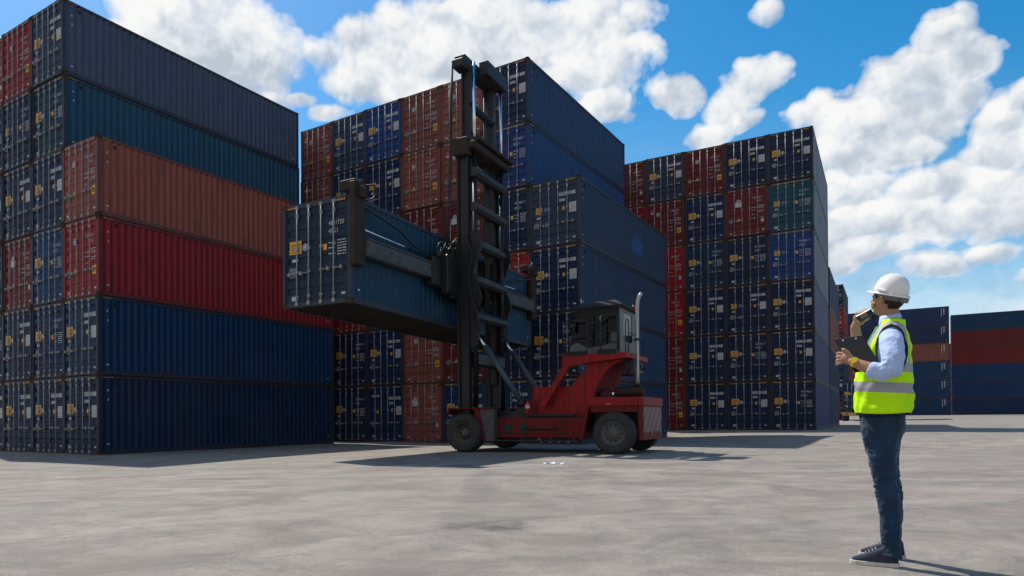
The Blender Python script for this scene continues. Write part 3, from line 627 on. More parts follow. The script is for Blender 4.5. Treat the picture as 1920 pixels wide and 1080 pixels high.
ST = empty('container_stacker', (1.032, 23.105, .18), math.atan2(-.4857, .874))
tag(ST, 'red container stacker with tall black mast and raised cab, lifting a blue container', 'container stacker')
def LB(b, t0, t1, l0, l1, z0, z1, m=0, ch=0):
    y0, y1 = sorted((-l0, -l1))
    if ch: b.bbox(t0, t1, y0, y1, z0, z1, ch, m)
    else: b.box(t0, t1, y0, y1, z0, z1, m)
def part(name, mats, fn, parent=None):
    b = MB(); fn(b); return b.build(name, mats, parent or ST)
def PL(b, pts, l0, l1, m=0): b.prism(pts, 'y', -l0, -l1, m)       # side-view polygon (t, z) between two lateral offsets

# chassis
def f(b):
    PL(b, [(.30, .50), (.62, .42), (3.66, .42), (3.80, 1.06), (.30, 1.06)], 1.22, -1.22, 0)
    LB(b, .9, 3.78, 1.2, 1.3, .44, 1.05, 0, .02); LB(b, .9, 3.78, -1.2, -1.3, .44, 1.05, 0, .02)
    LB(b, -.55, .9, .95, -.95, .55, 1.28, 1)
    LB(b, 3.7, 5.33, .62, -.62, .62, 1.40, 1)
    for t in (1.55, 1.9, 2.85): LB(b, t, t + .03, 1.301, 1.315, .46, 1.04, 1)
    LB(b, 2.95, 3.55, 1.301, 1.312, .60, .615, 1)
    LB(b, .60, 3.9, 1.20, -1.20, 1.062, 1.12, 1)
part('chassis', [M_redd, M_steel], f)
part('side_step', [M_steel2], lambda b: (LB(b, .88, 3.72, 1.32, 1.52, .345, .385, 0, .01), [LB(b, t, t + .04, 1.30, 1.50, .385, .46) for t in (1.0, 1.9, 2.8, 3.5)]))
part('side_rail', [M_steel2], lambda b: (b.tube([(1.88, -1.36, .74), (2.95, -1.36, .74)], .035, 0), [b.tube([(t, -1.30, .74), (t, -1.36, .74)], .02, 0) for t in (1.95, 2.88)]))
part('top_rail', [M_steel], lambda b: LB(b, 1.95, 3.5, 1.2, 1.32, 1.10, 1.16, 0, .01))
for s_ in (1, -1):
    def f(b, s=s_):
        PL(b, [(.30, 1.34), (.50, 1.34), (.70, .36), (.58, .36)], s * 1.20, s * 1.56, 0)
        PL(b, [(.50, 1.335), (.99, 1.335), (.99, .345), (.70, .345)], s * 1.30, s * 1.54, 1)
        LB(b, -.58, .99, s * 1.02, s * 1.62, 1.34, 1.385, 2, .01)
        LB(b, -.60, -.56, s * 1.02, s * 1.62, 1.16, 1.36, 2)
    part('front_fender', [M_redd, M_weath, M_redd], f)
# block and curved cab tower
part('front_block', [M_red], lambda b: (PL(b, [(1.98, 1.12), (2.06, 2.00), (3.28, 2.00), (3.28, 1.12)], .92, -.92), LB(b, 2.5, 2.53, .921, .935, 1.2, 1.95), LB(b, 2.98, 3.14, .921, .945, 1.22, 1.36)))
TW = [(3.0, 1.12), (3.12, 1.70), (3.34, 2.05), (3.62, 2.34), (3.80, 2.55), (3.82, 2.72), (4.98, 2.72), (4.80, 2.68), (4.58, 2.58), (4.38, 2.44), (4.22, 2.24), (4.08, 1.98), (3.98, 1.70), (3.90, 1.40), (3.80, 1.12)]
for s_ in (1, -1):
    part('cab_tower', [M_red], lambda b, s=s_: PL(b, TW, s * .90, s * .98))
part('tower_web', [M_redd], lambda b: PL(b, [(4.22, 2.24), (4.08, 1.98), (3.98, 1.70), (3.90, 1.40), (3.80, 1.12), (3.70, 1.12), (3.82, 1.6), (3.98, 2.0), (4.20, 2.36), (4.5, 2.6), (4.98, 2.715), (4.80, 2.68), (4.58, 2.58), (4.38, 2.44)], .89, -.89))
for s_ in (1, -1):
    part('stair_stringer', [M_red], lambda b, s=s_: PL(b, [(2.36, 1.40), (2.56, 1.40), (3.30, 2.54), (3.12, 2.60)], s * 1.10, s * 1.22))
for i in range(5):
    t_, z_ = 2.55 + i * .145, 1.52 + i * .222
    part('stair_tread', [M_steel], lambda b: LB(b, t_ - .1, t_ + .08, 1.09, .99, z_, z_ + .03))
part('platform', [M_red], lambda b: (PL(b, [(3.10, 2.54), (3.10, 2.93), (4.99, 2.90), (4.99, 2.74), (3.95, 2.66), (3.30, 2.545)], 1.16, 1.22), PL(b, [(3.10, 2.54), (3.10, 2.93), (4.99, 2.90), (4.99, 2.74), (3.95, 2.66), (3.30, 2.545)], -1.16, -1.22),
                                    LB(b, 3.12, 4.98, 1.159, -1.159, 2.75, 2.86), LB(b, 4.992, 5.03, 1.22, -1.22, 2.76, 2.9)))
part('kick_plate', [M_roof], lambda b: LB(b, 3.16, 3.86, 1.222, 1.236, 2.86, 2.99))
part('kick_plate', [M_roof], lambda b: LB(b, 4.18, 4.72, 1.222, 1.236, 2.87, 3.01))
# cab
def f(b):
    PL(b, [(3.20, 2.95), (3.26, 3.22), (3.45, 3.28), (3.75, 3.12), (4.2, 3.14), (4.72, 3.30), (4.72, 2.95)], .875, .86, 0)
    PL(b, [(3.20, 2.95), (3.26, 3.22), (3.45, 3.28), (3.75, 3.12), (4.2, 3.14), (4.72, 3.30), (4.72, 2.95)], -.875, -.86, 0)
    LB(b, 3.2, 4.72, .86, -.86, 2.88, 2.96, 0)
    PL(b, [(3.17, 2.95), (3.24, 3.24), (3.27, 3.24), (3.20, 2.95)], .86, -.86, 0)
    LB(b, 4.70, 4.74, .875, -.875, 2.95, 3.30, 0); LB(b, 4.70, 4.74, .875, .48, 3.30, 4.28, 0); LB(b, 4.70, 4.74, -.48, -.875, 3.30, 4.28, 0); LB(b, 4.70, 4.74, .48, -.48, 4.16, 4.28, 0)
part('cab_body', [M_cab], f)
for (q0, q1, l) in (((3.24, 3.2), (3.50, 4.28), .86), ((3.24, 3.2), (3.50, 4.28), -.86), ((3.86, 3.1), (3.86, 4.28), .86), ((4.69, 3.0), (4.69, 4.28), .86), ((4.69, 3.0), (4.69, 4.28), -.86), ((3.86, 3.1), (3.86, 4.28), -.86)):
    part('cab_pillar', [M_roof], lambda b: PL(b, [(q0[0] - .03, q0[1]), (q0[0] + .03, q0[1]), (q1[0] + .03, q1[1]), (q1[0] - .03, q1[1])], l - .025, l + .025))
def roof_bm():
    bm = bmesh.new()
    for (t_, l_, z_) in [(3.36, .93, 4.28), (3.36, -.93, 4.28), (4.84, .93, 4.26), (4.84, -.93, 4.26), (3.36, .93, 4.33), (3.36, -.93, 4.33), (4.86, .93, 4.32), (4.86, -.93, 4.32), (3.62, .72, 4.46), (3.62, -.72, 4.46), (4.55, .72, 4.50), (4.55, -.72, 4.50)]:
        bm.verts.new((t_, -l_, z_))
    bmesh.ops.convex_hull(bm, input=bm.verts); bmesh.ops.dissolve_limit(bm, angle_limit=.02, verts=bm.verts, edges=bm.edges); return bm
part('cab_roof', [M_roof], lambda b: b.bm(roof_bm()))
def pane(pts, l): part('window', [M_glass], lambda b: PL(b, pts, l - .004, l + .004))
for l in (.865, -.865):
    pane([(3.27, 3.24), (3.45, 3.28), (3.75, 3.12), (3.83, 3.12), (3.83, 4.27), (3.52, 4.27)], l)
    pane([(3.89, 3.12), (4.2, 3.14), (4.66, 3.28), (4.66, 4.27), (3.89, 4.27)], l)
part('windscreen', [M_glass], lambda b: PL(b, [(3.255, 3.25), (3.262, 3.25), (3.522, 4.27), (3.515, 4.27)], .83, -.83))
m, t, b = mat('rear_glass'); b.inputs['Base Color'].default_value = (.05, .055, .06, 1); b.inputs['Roughness'].default_value = .04; b.inputs['Metallic'].default_value = .0; b.inputs['Specular IOR Level'].default_value = 1.0; M_rglass = m
part('rear_window', [M_glass], lambda b: LB(b, 4.715, 4.725, .47, -.47, 3.31, 4.15))
part('door_frame', [M_roof], lambda b: ([LB(b, a, a2, .868, .885, z, z2) for a, a2, z, z2 in ((3.88, 4.68, 3.72, 3.75), (3.88, 3.92, 3.14, 4.25), (4.64, 4.68, 3.28, 4.25), (3.921, 4.639, 4.21, 4.25))]))
st_ = part('seat', [M_seat], lambda b: (LB(b, 4.0, 4.45, .25, -.25, 3.30, 3.42, 0, .04), LB(b, 4.38, 4.50, .25, -.25, 3.42, 4.05, 0, .04), LB(b, 4.1, 4.35, .1, -.1, 2.96, 3.30)))
part('dashboard', [M_seat], lambda b: (LB(b, 3.42, 3.62, .4, -.4, 3.3, 3.62, 0, .03), b.tube([(3.66, -.16 + .16 * math.cos(q / 6 * math.pi) + 0, 3.72 + .16 * math.sin(q / 6 * math.pi)) for q in range(13)], .012, 0, 6)))
part('control_box', [M_weath], lambda b: LB(b, 4.52, 4.70, 1.02, 1.10, 3.22, 3.50, 0, .02))
def rail(pts, r=.018): part('handrail', [M_steel2], lambda b: b.tube([(p[0], -p[1], p[2]) for p in pts], r, 0, 8))
rail([(3.20, 1.20, 3.88), (3.75, 1.20, 3.90), (3.92, 1.20, 3.78), (4.06, 1.20, 3.76), (4.22, 1.20, 3.90), (4.32, 1.20, 4.0), (4.70, 1.20, 4.02), (4.76, 1.20, 3.95), (4.76, 1.20, 3.0)])
rail([(3.10, 1.20, 3.40), (3.85, 1.20, 3.46)], .014); rail([(4.28, 1.20, 3.52), (4.76, 1.20, 3.54)], .014)
rail([(3.86, 1.20, 2.9), (3.86, 1.20, 3.86)]); rail([(4.27, 1.20, 2.9), (4.27, 1.20, 3.96)])
rail([(3.86, 1.21, 3.46), (3.98, 1.21, 3.32), (4.10, 1.21, 3.30), (4.22, 1.21, 3.38), (4.28, 1.21, 3.52)], .010)
rail([(4.98, 1.15, 2.9), (4.98, 1.15, 3.75), (4.98, 1.05, 3.86), (4.98, .9, 3.86), (4.98, .82, 3.75), (4.98, .82, 2.9)], .016)
rail([(4.98, .8, 3.5), (4.98, -.2, 3.48), (4.98, -.8, 3.5), (4.98, -.8, 2.9)], .014); rail([(3.14, 1.18, 3.88), (3.14, 1.18, 2.9)], .014); rail([(3.20, 1.20, 3.88), (3.14, 1.18, 3.84), (3.14, -1.0, 3.84), (3.14, -1.0, 2.9)], .014)
part('beacon', [M_lamp, M_roof], lambda b: (b.lathe([(0, .0), (0, .05), (.1, .05), (.13, .03), (.135, 0)], (4.80, .45, 4.34), 'z', 14, 0), b.box(4.76, 4.84, .41, .49, 4.30, 4.34, 1)))
part('hydraulic_pipes', [M_hose], lambda b: [b.tube([(4.84 + .05 * i, -.9 + .25 * i, 2.74), (4.95 + .04 * i, -.85 + .25 * i, 2.5), (4.9 + .03 * i, -.7 + .25 * i, 2.25 + .05 * i), (4.7, -.6 + .2 * i, 2.3)], .022, 0, 6) for i in range(6)])
part('valve_block', [M_steel], lambda b: (LB(b, 4.84, 5.12, .75, .2, 2.28, 2.72, 0, .02), LB(b, 4.84, 5.05, .0, -.5, 2.35, 2.72, 0, .02)))
# engine hood, counterweight
part('engine_hood', [M_red], lambda b: b.prism([(3.92, -1.32), (5.36, -1.32), (5.48, -1.16), (5.48, 1.16), (5.36, 1.32), (3.92, 1.32)], 'z', 1.385, 1.625))
def f(b):
    b.prism([(5.335, -1.24), (5.38, -1.24), (5.455, -1.12), (5.455, 1.12), (5.38, 1.24), (5.335, 1.24)], 'z', .40, 1.38, 0)
part('counterweight', [M_redd], f)
part('hazard_panel', [M_haz], lambda b: b.box(5.457, 5.462, -1.10, 1.08, .62, 1.34))
part('tail_lamp', [M_lamp], lambda b: b.box(5.457, 5.475, -.30, -.10, .50, .60))
part('tail_lamp', [M_lamp], lambda b: b.box(5.457, 5.475, .85, 1.05, .50, .60))
for s_ in (1, -1): part('wheel_arch', [M_redd], lambda b, s=s_: PL(b, [(3.86, 1.38), (3.96, 1.38), (3.76, .40), (3.66, .40)], s * 1.12, s * 1.36))
part('arch_lining', [M_redd], lambda b: LB(b, 3.97, 5.33, 1.1, 1.28, 1.2, 1.383))
part('side_reflector', [M_orange], lambda b: LB(b, 4.45, 4.58, 1.322, 1.33, 1.42, 1.45))
part('radiator', [M_steel], lambda b: LB(b, 3.97, 5.33, .8, -.8, .5, 1.38))
part('muffler', [M_rust], lambda b: b.lathe([(-.42, 0), (-.42, .12), (-.36, .15), (.36, .15), (.42, .12), (.42, 0)], (4.90, -.5, 1.80), 'x', 24, 0))
part('exhaust_pipe', [M_exh, M_steel], lambda b: (b.tube([(5.14, -.5, 1.85), (5.14, -.5, 2.4), (5.15, -.5, 4.25), (5.17, -.5, 4.45), (5.22, -.5, 4.58), (5.29, -.5, 4.66)], [.058, .052, .052, .052, .052, .05], 0, 16), b.tube([(5.145, -.5, 3.28), (5.145, -.5, 3.34)], .085, 1, 14), b.tube([(5.14, -.5, 1.95), (5.14, -.5, 2.02)], .10, 1, 14), b.tube([(5.14, -.5, 3.31), (4.99, -.45, 3.31)], .015, 1)))
part('air_intake', [M_chrome, M_roof], lambda b: (b.lathe([(0, 0), (0, .045), (.2, .045), (.2, 0)], (4.45, -.62, 1.63), 'z', 14, 0), b.tube([(3.98, -.6, 1.66), (4.1, -.6, 1.86), (4.28, -.6, 1.90), (4.42, -.6, 1.80), (4.52, -.55, 1.76)], .03, 1)))
# wheels
def tyre(b, c, r, w, sgn):
    hw_ = w / 2
    pr = [(-hw_ * .55, r * .50), (-hw_ * .9, r * .58), (-hw_, r * .72), (-hw_ * .98, r * .86), (-hw_ * .86, r * .955), (-hw_ * .6, r * .985), (0, r * .99), (hw_ * .6, r * .985), (hw_ * .86, r * .955), (hw_ * .98, r * .86), (hw_, r * .72), (hw_ * .9, r * .58), (hw_ * .55, r * .50)]
    b.lathe(pr, c, 'y', 56, 0)
    n = 34
    for side in (-1, 1):
        for k in range(n):
            a = 2 * math.pi * (k + (.5 if side > 0 else 0)) / n; ca, sa = math.cos(a), math.sin(a); vs = []
            for (yy, rr) in ((side * hw_ * .05, r * .97), (side * hw_ * .86, r * .94), (side * hw_ * .99, r * .84)):
                for da in (-.045, .045):
                    for dr in (0.0, .030):
                        q = a + da + (side * .05 if abs(yy) > hw_ * .5 else 0); rad = rr + dr
                        vs.append((c[0] + rad * math.cos(q), c[1] + yy * (1.0 + (.02 if dr and rr < r * .9 else 0)), c[2] + rad * math.sin(q)))
            b.add(vs, [(0, 1, 3, 2), (4, 5, 1, 0), (1, 5, 7, 3), (3, 7, 6, 2), (5, 9, 11, 7), (4, 8, 9, 5), (6, 7, 11, 10), (8, 10, 11, 9)], 0)
def wheel(t_, l_, r, w, outward, dish):
    c = (t_, -l_, r); b = MB(); tyre(b, c, r, w, 1); wh = b.build('wheel', [M_rub], ST)
    b = MB(); o = -outward                       # y direction pointing outward
    if dish > 0:
        pr = [(o * w * .40, r * .60), (o * w * .42, r * .56), (o * w * .36, r * .52), (o * (w * .42 - dish), r * .48), (o * (w * .42 - dish), r * .24), (o * (w * .42 - dish + .10), r * .22), (o * (w * .42 - dish + .12), r * .14), (o * (w * .42 - dish + .12), 0)]
    else:
        pr = [(o * w * .42, r * .60), (o * w * .44, r * .56), (o * w * .40, r * .52), (o * w * .30, r * .48), (o * w * .32, r * .34), (o * w * .36, r * .26), (o * w * .42, r * .20), (o * w * .44, r * .12), (o * w * .44, 0)]
    b.lathe(pr, c, 'y', 40, 0)
    rr = r * (.36 if dish <= 0 else .34); yy = o * (w * .33 if dish <= 0 else w * .42 - dish + .005)
    for k in range(10):
        a = 2 * math.pi * k / 10; b.lathe([(0, 0), (0, .022), (o * .035, .020), (o * .035, 0)], (c[0] + rr * math.cos(a), c[1] + yy, c[2] + rr * math.sin(a)), 'y', 8, 1)
    b.build('rim', [M_rim, M_steel], wh)
for l_, o_ in ((1.48, 1), (-1.48, -1)): wheel(0, l_, .60, .56, o_, .22)
for l_, o_ in ((1.38, 1), (-1.38, -1)): wheel(4.72, l_, .60, .44, o_, 0)
part('rear_axle', [M_steel], lambda b: b.tube([(4.72, -1.3, .6), (4.72, 1.3, .6)], .14, 0))
part('front_axle', [M_steel], lambda b: b.tube([(0, -1.3, .6), (0, 1.3, .6)], .20, 0))
# mast
def chan(b, t0, t1, l0, l1, z0, z1, s):          # I-section upright, web in the middle
    LB(b, t0, t0 + .07, l0, l1, z0, z1); LB(b, t1 - .07, t1, l0, l1, z0, z1); lm = (l0 + l1) / 2
    LB(b, t0 + .07, t1 - .07, lm - .045, lm + .045, z0, z1)
for s_ in (1, -1):
    part('mast_upright', [M_steel], lambda b, s=s_: chan(b, -.44, -.02, s * 1.00, s * 1.22, 1.15, 9.85, s))
    part('inner_upright', [M_steel2 if s_ < 0 else M_steel], lambda b, s=s_: chan(b, -.38, -.08, s * .79, s * .97, 2.2, 12.42, s))
    part('lift_cylinder', [M_steel, M_chrome], lambda b, s=s_: (b.tube([(.10, -s * 1.0, 1.2), (.10, -s * 1.0, 9.62)], .085, 0, 14), b.tube([(.10, -s * 1.0, 9.60), (.10, -s * 1.0, 12.5)], .048, 1, 14)))
    part('chain', [M_steel], lambda b, s=s_: LB(b, -.20, -.16, s * .40, s * .52, 5.5, 12.3))
    part('guide_plate', [M_steel], lambda b, s=s_: PL(b, [(-.02, 7.2), (.10, 7.05), (.34, 6.85), (.40, 6.5), (.18, 5.9), (.12, 5.6), (.34, 5.1), (.40, 4.85), (.16, 4.3), (.10, 4.0), (.30, 3.7), (.26, 3.4), (-.02, 3.2)], s * 1.08, s * 1.16))
    def f(b, s=s_):
        b.tube([(.16, -s * 1.02, 3.72), (.48, -s * 1.02, 3.30)], .045, 1, 12); b.tube([(.46, -s * 1.02, 3.33), (1.66, -s * 1.02, 1.58)], .09, 0, 14)
        b.lathe([(-.09, 0), (-.09, .10), (.09, .10), (.09, 0)], (.14, -s * 1.02, 3.74), 'y', 14, 2); b.lathe([(-.12, 0), (-.12, .13), (.12, .13), (.12, 0)], (1.70, -s * 1.02, 1.50), 'y', 14, 2)
    part('tilt_cylinder', [M_cyl, M_chrome, M_steel], f)
    part('cylinder_bracket', [M_steel], lambda b, s=s_: PL(b, [(1.50, 1.10), (1.90, 1.10), (1.82, 1.58), (1.60, 1.58)], s * .92, s * 1.12))
def rung(z, dz=.30, t0=.0, t1=.27, l=1.12, m=None):
    part('crossbar', [m or M_steel2], lambda b: b.prism([(t0, z - dz / 2), (t1 - .08, z - dz / 2), (t1, z - dz / 2 + .08), (t1, z + dz / 2 - .10), (t1 - .10, z + dz / 2), (t0, z + dz / 2)], 'y', -l, l))
for z in (8.95, 7.82, 6.65, 5.48, 4.32): rung(z)
rung(2.95, .50, -.05, .2, .98, M_steel)
rung(11.25, .24, -.22, -.02, .85, M_steel); rung(10.35, .2, -.22, -.02, .80, M_steel)
part('outer_crosshead', [M_rust], lambda b: (LB(b, -.46, .30, 1.34, -1.34, 9.62, 9.86, 0, .04), LB(b, -.50, .05, 1.38, .90, 9.45, 10.02, 0, .04), LB(b, -.50, .05, -.90, -1.38, 9.45, 10.02, 0, .04), LB(b, .1, .42, 1.2, -1.42, 9.87, 9.97, 0, .01)))
part('top_crosshead', [M_steel2], lambda b: (LB(b, -.08, .26, .28, -1.22, 12.40, 12.86, 0, .02), LB(b, -.50, -.09, 1.22, -1.2, 12.42, 12.74, 0, .03), LB(b, -.55, -.1, 1.34, .8, 12.32, 12.60, 0, .05)))
for i in range(5): part('mast_hose', [M_hose], lambda b: b.tube([(-.12, .15 + i * .07, 12.3), (-.12, .15 + i * .07, 9.0), (-.12, .17 + i * .07, 3.4)], .022, 0, 6))
for i in range(2): part('mast_hose', [M_hose], lambda b: b.tube([(-.52 - .03 * i, -1.27, 12.5), (-.56 - .05 * i, -1.28, 11), (-.58 - .05 * i, -1.3, 9.4), (-.62 - .1 * i, -1.34, 7.6), (-.72 - .1 * i, -1.36, 6.3)], .026, 0, 6))
# carriage and side-lift spreader
part('carriage', [M_steel], lambda b: (LB(b, -.62, -.44, 1.5, -1.5, 4.9, 6.5, 0, .02), LB(b, -.90, -.60, 2.45, -2.45, 5.18, 6.08, 0, .03), LB(b, -.86, -.64, 1.5, -1.5, 6.09, 6.55, 0, .03), LB(b, -.66, -.40, 1.9, 1.2, 5.0, 6.2, 0, .03), LB(b, -.66, -.40, -1.2, -1.9, 5.0, 6.2, 0, .03)))
part('hydraulic_motor', [M_steel2, M_chrome, M_hose], lambda b: (b.lathe([(-.16, 0), (-.16, .11), (.1, .12), (.16, .07), (.16, 0)], (-.72, -1.9, 6.22), 'y', 16, 0), b.tube([(-.74, -1.75, 6.2), (-.78, -1.70, 6.46), (-.76, -1.45, 6.52), (-.74, -1.1, 6.36)], .03, 1), b.tube([(-.70, -2.05, 6.2), (-.80, -2.0, 6.55), (-.80, -1.5, 6.7), (-.74, -1.2, 6.5)], .028, 2), b.tube([(-.66, -1.3, 6.6), (-.6, -.9, 6.95), (-.58, -.5, 6.75)], .026, 2), b.lathe([(0, 0), (0, .09), (.12, .09), (.16, .04), (.16, 0)], (-.70, -1.2, 6.55), 'z', 12, 0)))
for s_ in (1, -1):
    part('spreader_arm', [M_weath], lambda b, s=s_: (LB(b, -.86, -.66, s * 2.40, s * 5.72, 5.44, 5.84, 0, .02), LB(b, -.88, -.64, s * 2.40, s * 5.70, 5.40, 5.44, 0), LB(b, -.88, -.64, s * 2.40, s * 5.70, 5.84, 5.88, 0)))
    part('spreader_rod', [M_chrome], lambda b, s=s_: b.tube([(-.76, -s * 2.40, 6.03), (-.80, -s * 5.72, 6.12)], .022, 0, 10))
    part('spreader_hose', [M_hose], lambda b, s=s_: b.tube([(-.72, -s * 2.2, 6.22), (-.72, -s * 2.9, 6.12), (-.70, -s * 3.5, 6.20), (-.70, -s * 4.0, 6.42), (-.70, -s * 4.6, 6.52), (-.72, -s * 5.1, 6.60), (-.80, -s * 5.72, 6.75)], .035, 0, 8))
    def f(b, s=s_):
        LB(b, -.94, -.74, s * 5.70, s * 6.18, 5.12, 7.32, 0, .03); LB(b, -1.30, -.78, s * 5.76, s * 6.12, 7.12, 7.40, 0, .03); LB(b, -.76, -.62, s * 5.78, s * 6.05, 6.9, 7.2, 0, .03)
    part('end_post', [M_rust], f)
    part('post_hose', [M_hose], lambda b, s=s_: b.tube([(-.74, -s * 5.70, 7.3), (-.64, -s * 5.46, 7.36), (-.62, -s * 5.36, 7.18), (-.68, -s * 5.46, 7.0), (-.76, -s * 5.70, 6.9)], .024, 0, 8))
    part('twistlock', [M_steel2], lambda b, s=s_: b.tube([(-1.06, -s * 5.95, 7.14), (-1.06, -s * 5.95, 7.02)], .05, 0, 10))
for s_ in (1, -1):
    for z in (9.3, 5.0, 6.4):
        part('mast_roller', [M_steel2], lambda b, s=s_: b.lathe([(-.05, 0), (-.05, .11), (.05, .11), (.05, 0)], (-.23, -s * .66, z), 'y', 16, 0))
for i in range(4): part('carriage_hose', [M_hose], lambda b: b.tube([(-.62, -2.3 + .35 * i, 6.12), (-.52, -2.2 + .38 * i, 6.5 + .06 * i), (-.5, -1.8 + .3 * i, 6.62), (-.48, -1.4 + .25 * i, 6.3)], .018, 0, 6))
part('work_lamp', [M_steel2, M_white], lambda b: (b.lathe([(-.08, 0), (-.08, .05), (.02, .09), (.04, .09)], (3.46, -.6, 4.56), 'x', 14, 0), b.lathe([(.035, 0), (.035, .085)], (3.46, -.6, 4.56), 'x', 14, 1)))
part('mirror', [M_roof], lambda b: (b.tube([(3.5, -.93, 4.2), (3.35, -1.15, 4.15), (3.33, -1.18, 3.95)], .012, 0), b.bbox(3.30, 3.36, -1.26, -1.12, 3.62, 3.96, .02)))
part('grab_handle', [M_steel2], lambda b: b.tube([(3.95, -.89, 3.5), (3.95, -.95, 3.55), (3.95, -.95, 4.0), (3.95, -.89, 4.05)], .012, 0))
part('fuel_cap', [M_steel2], lambda b: b.lathe([(0, 0), (0, .06), (.04, .06), (.04, 0)], (3.3, -1.31, .95), 'y', 14, 0))
for t_ in (1.2, 1.75): part('bolt_cover', [M_steel], lambda b: b.bbox(t_, t_ + .28, -1.325, -1.30, .58, .86, .01))
part('hose', [M_hose], lambda b: b.tube([(-.05, -1.25, 6.9), (.12, -1.3, 6.2), (.0, -1.28, 5.6), (.1, -1.3, 4.9), (.3, -1.2, 4.2), (.32, -1.15, 3.8)], .02, 0, 6))
part('hose', [M_hose], lambda b: b.tube([(-.05, 1.0, 6.9), (.12, .95, 6.2), (.05, .9, 5.6), (.2, .95, 4.6), (.28, 1.0, 3.9)], .02, 0, 6))
# fire extinguisher on the deck
cF = Vector((1.032, 23.105, .18)); TB = Vector((.874, -.4857, 0)); LA = Vector((-.4857, -.874, 0))
fe = empty('fire_extinguisher', cF + TB * 1.98 + LA * 1.22 + Vector((0, 0, 1.162)), ST.rotation_euler.z)
tag(fe, 'small red fire extinguisher with a white label standing on the stacker deck', 'extinguisher')
M_fe = plain('extinguisher_red', (.55, .012, .012), .3, bmp=0)
b = MB(); b.lathe([(0, 0), (0, .075), (.30, .075), (.36, .05), (.39, .025), (.39, 0)], (0, 0, 0), 'z', 20, 0); b.lathe([(.18, .077), (.27, .077)], (0, 0, 0), 'z', 20, 1); bd = b.build('cylinder', [M_fe, M_white], fe)
b = MB(); b.tube([(0, 0, .39), (0, 0, .43)], .02, 0); b.box(-.06, .05, -.012, .012, .42, .45, 0); b.tube([(.02, 0, .43), (.09, 0, .40), (.10, 0, .2), (.09, 0, .05)], .012, 0); b.build('valve', [M_hose], fe)
# ------------------------------------------------------------------ the worker (local x = the way he faces, y = his left, towards the camera, z up)
def cloth(name, c, rough=.85, var=.12, scale=60, sheen=.2, bm=.4):
    m, t, b = mat(name); tc = N(t, 'ShaderNodeTexCoord'); n = noise(t, tc.outputs['Object'], scale, 4, .6); n2 = noise(t, tc.outputs['Object'], 7, 4, .6)
    setin(t, b, 'Base Color', mixc(t, ramp(t, math_n(t, 'MULTIPLY_ADD', n2, .7, math_n(t, 'MULTIPLY', n, .3)), [(.35, 0), (.65, 1)]), tuple(x * (1 - var) for x in c), tuple(min(1, x * (1 + var)) for x in c)))
    b.inputs['Roughness'].default_value = rough; b.inputs['Sheen Weight'].default_value = sheen; b.inputs['Specular IOR Level'].default_value = .25
    wr = noise(t, vmath(t, 'MULTIPLY', tc.outputs['Object'], (9, 9, 24)), 1.0, 4, .55, .6)
    bump(t, b, math_n(t, 'ADD', math_n(t, 'MULTIPLY', n, .06), wr), bm, .014); return m
M_skin = plain('skin', (.37, .185, .11), .5, var=.10, scale=30, bmp=.04); M_skin.node_tree.nodes['Principled BSDF'].inputs['Subsurface Weight'].default_value = .06
M_hair = plain('black_hair', (.004, .0035, .0035), .7, var=.4, scale=140, bmp=.5)
M_shirt = cloth('pale_blue_shirt', (.42, .54, .82), var=.06, bm=.35)
M_shirt2 = cloth('pale_teal_collar', (.36, .60, .62), var=.06, bm=.1)
M_jean = cloth('dark_blue_denim', (.009, .030, .066), .8, .45, 90, .15, .5)
M_helm = plain('white_helmet', (.80, .79, .78), .28, var=.02, scale=4, bmp=0)
M_strap = plain('grey_headband', (.13, .135, .14), .6, bmp=0)
M_pipe = plain('black_piping', (.008, .009, .012), .7, bmp=0)
M_shoe = cloth('navy_canvas', (.030, .032, .055), .85, .2, 200, .1, .15)
M_sole = plain('white_sole', (.55, .50, .45), .6, var=.2, scale=20, bmp=0)
M_lace = plain('grey_lace', (.22, .24, .30), .8, bmp=0)
M_watch = plain('yellow_watch', (.72, .50, .01), .4, bmp=0)
M_board = plain('black_board', (.007, .007, .008), .45, var=.3, bmp=0)
M_paper = plain('white_paper', (.8, .8, .78), .7, var=.02, bmp=0)
M_radio = plain('black_radio', (.010, .010, .011), .35, bmp=0)
m, t, b = mat('patterned_mask'); M_mask = m
tc = N(t, 'ShaderNodeTexCoord'); vo = N(t, 'ShaderNodeTexVoronoi', ins={'Scale': 95.0}); t.links.new(tc.outputs['Object'], vo.inputs['Vector'])
setin(t, b, 'Base Color', mixc(t, ramp(t, vo.outputs['Distance'], [(.42, 0), (.5, 1)]), (.015, .012, .012), (.50, .34, .06))); b.inputs['Roughness'].default_value = .8
m, t, b = mat('hi_vis_vest'); M_vest = m
tc = N(t, 'ShaderNodeTexCoord'); sp = N(t, 'ShaderNodeSeparateXYZ'); t.links.new(tc.outputs['Object'], sp.inputs[0]); z_ = sp.outputs[2]; yb = math_n(t, 'ABSOLUTE', math_n(t, 'SUBTRACT', sp.outputs[1], .0))
def band(v, a, c): return math_n(t, 'MULTIPLY', math_n(t, 'GREATER_THAN', v, a), math_n(t, 'LESS_THAN', v, c))
zz = math_n(t, 'ADD', z_, math_n(t, 'MULTIPLY', math_n(t, 'SUBTRACT', noise(t, tc.outputs['Object'], 5, 2, .5), .5), .022))
zz = math_n(t, 'ADD', zz, math_n(t, 'MULTIPLY', sp.outputs[0], -.07))
bands = math_n(t, 'MAXIMUM', math_n(t, 'MAXIMUM', band(zz, 1.085, 1.150), band(zz, 1.212, 1.272)), math_n(t, 'MULTIPLY', band(yb, .088, .135), math_n(t, 'GREATER_THAN', zz, 1.24)))
wn = noise(t, tc.outputs['Object'], 6, 4, .6)
lime = mixc(t, ramp(t, wn, [(.3, 0), (.7, 1)]), (.50, .90, .004), (.60, 1.0, .008))
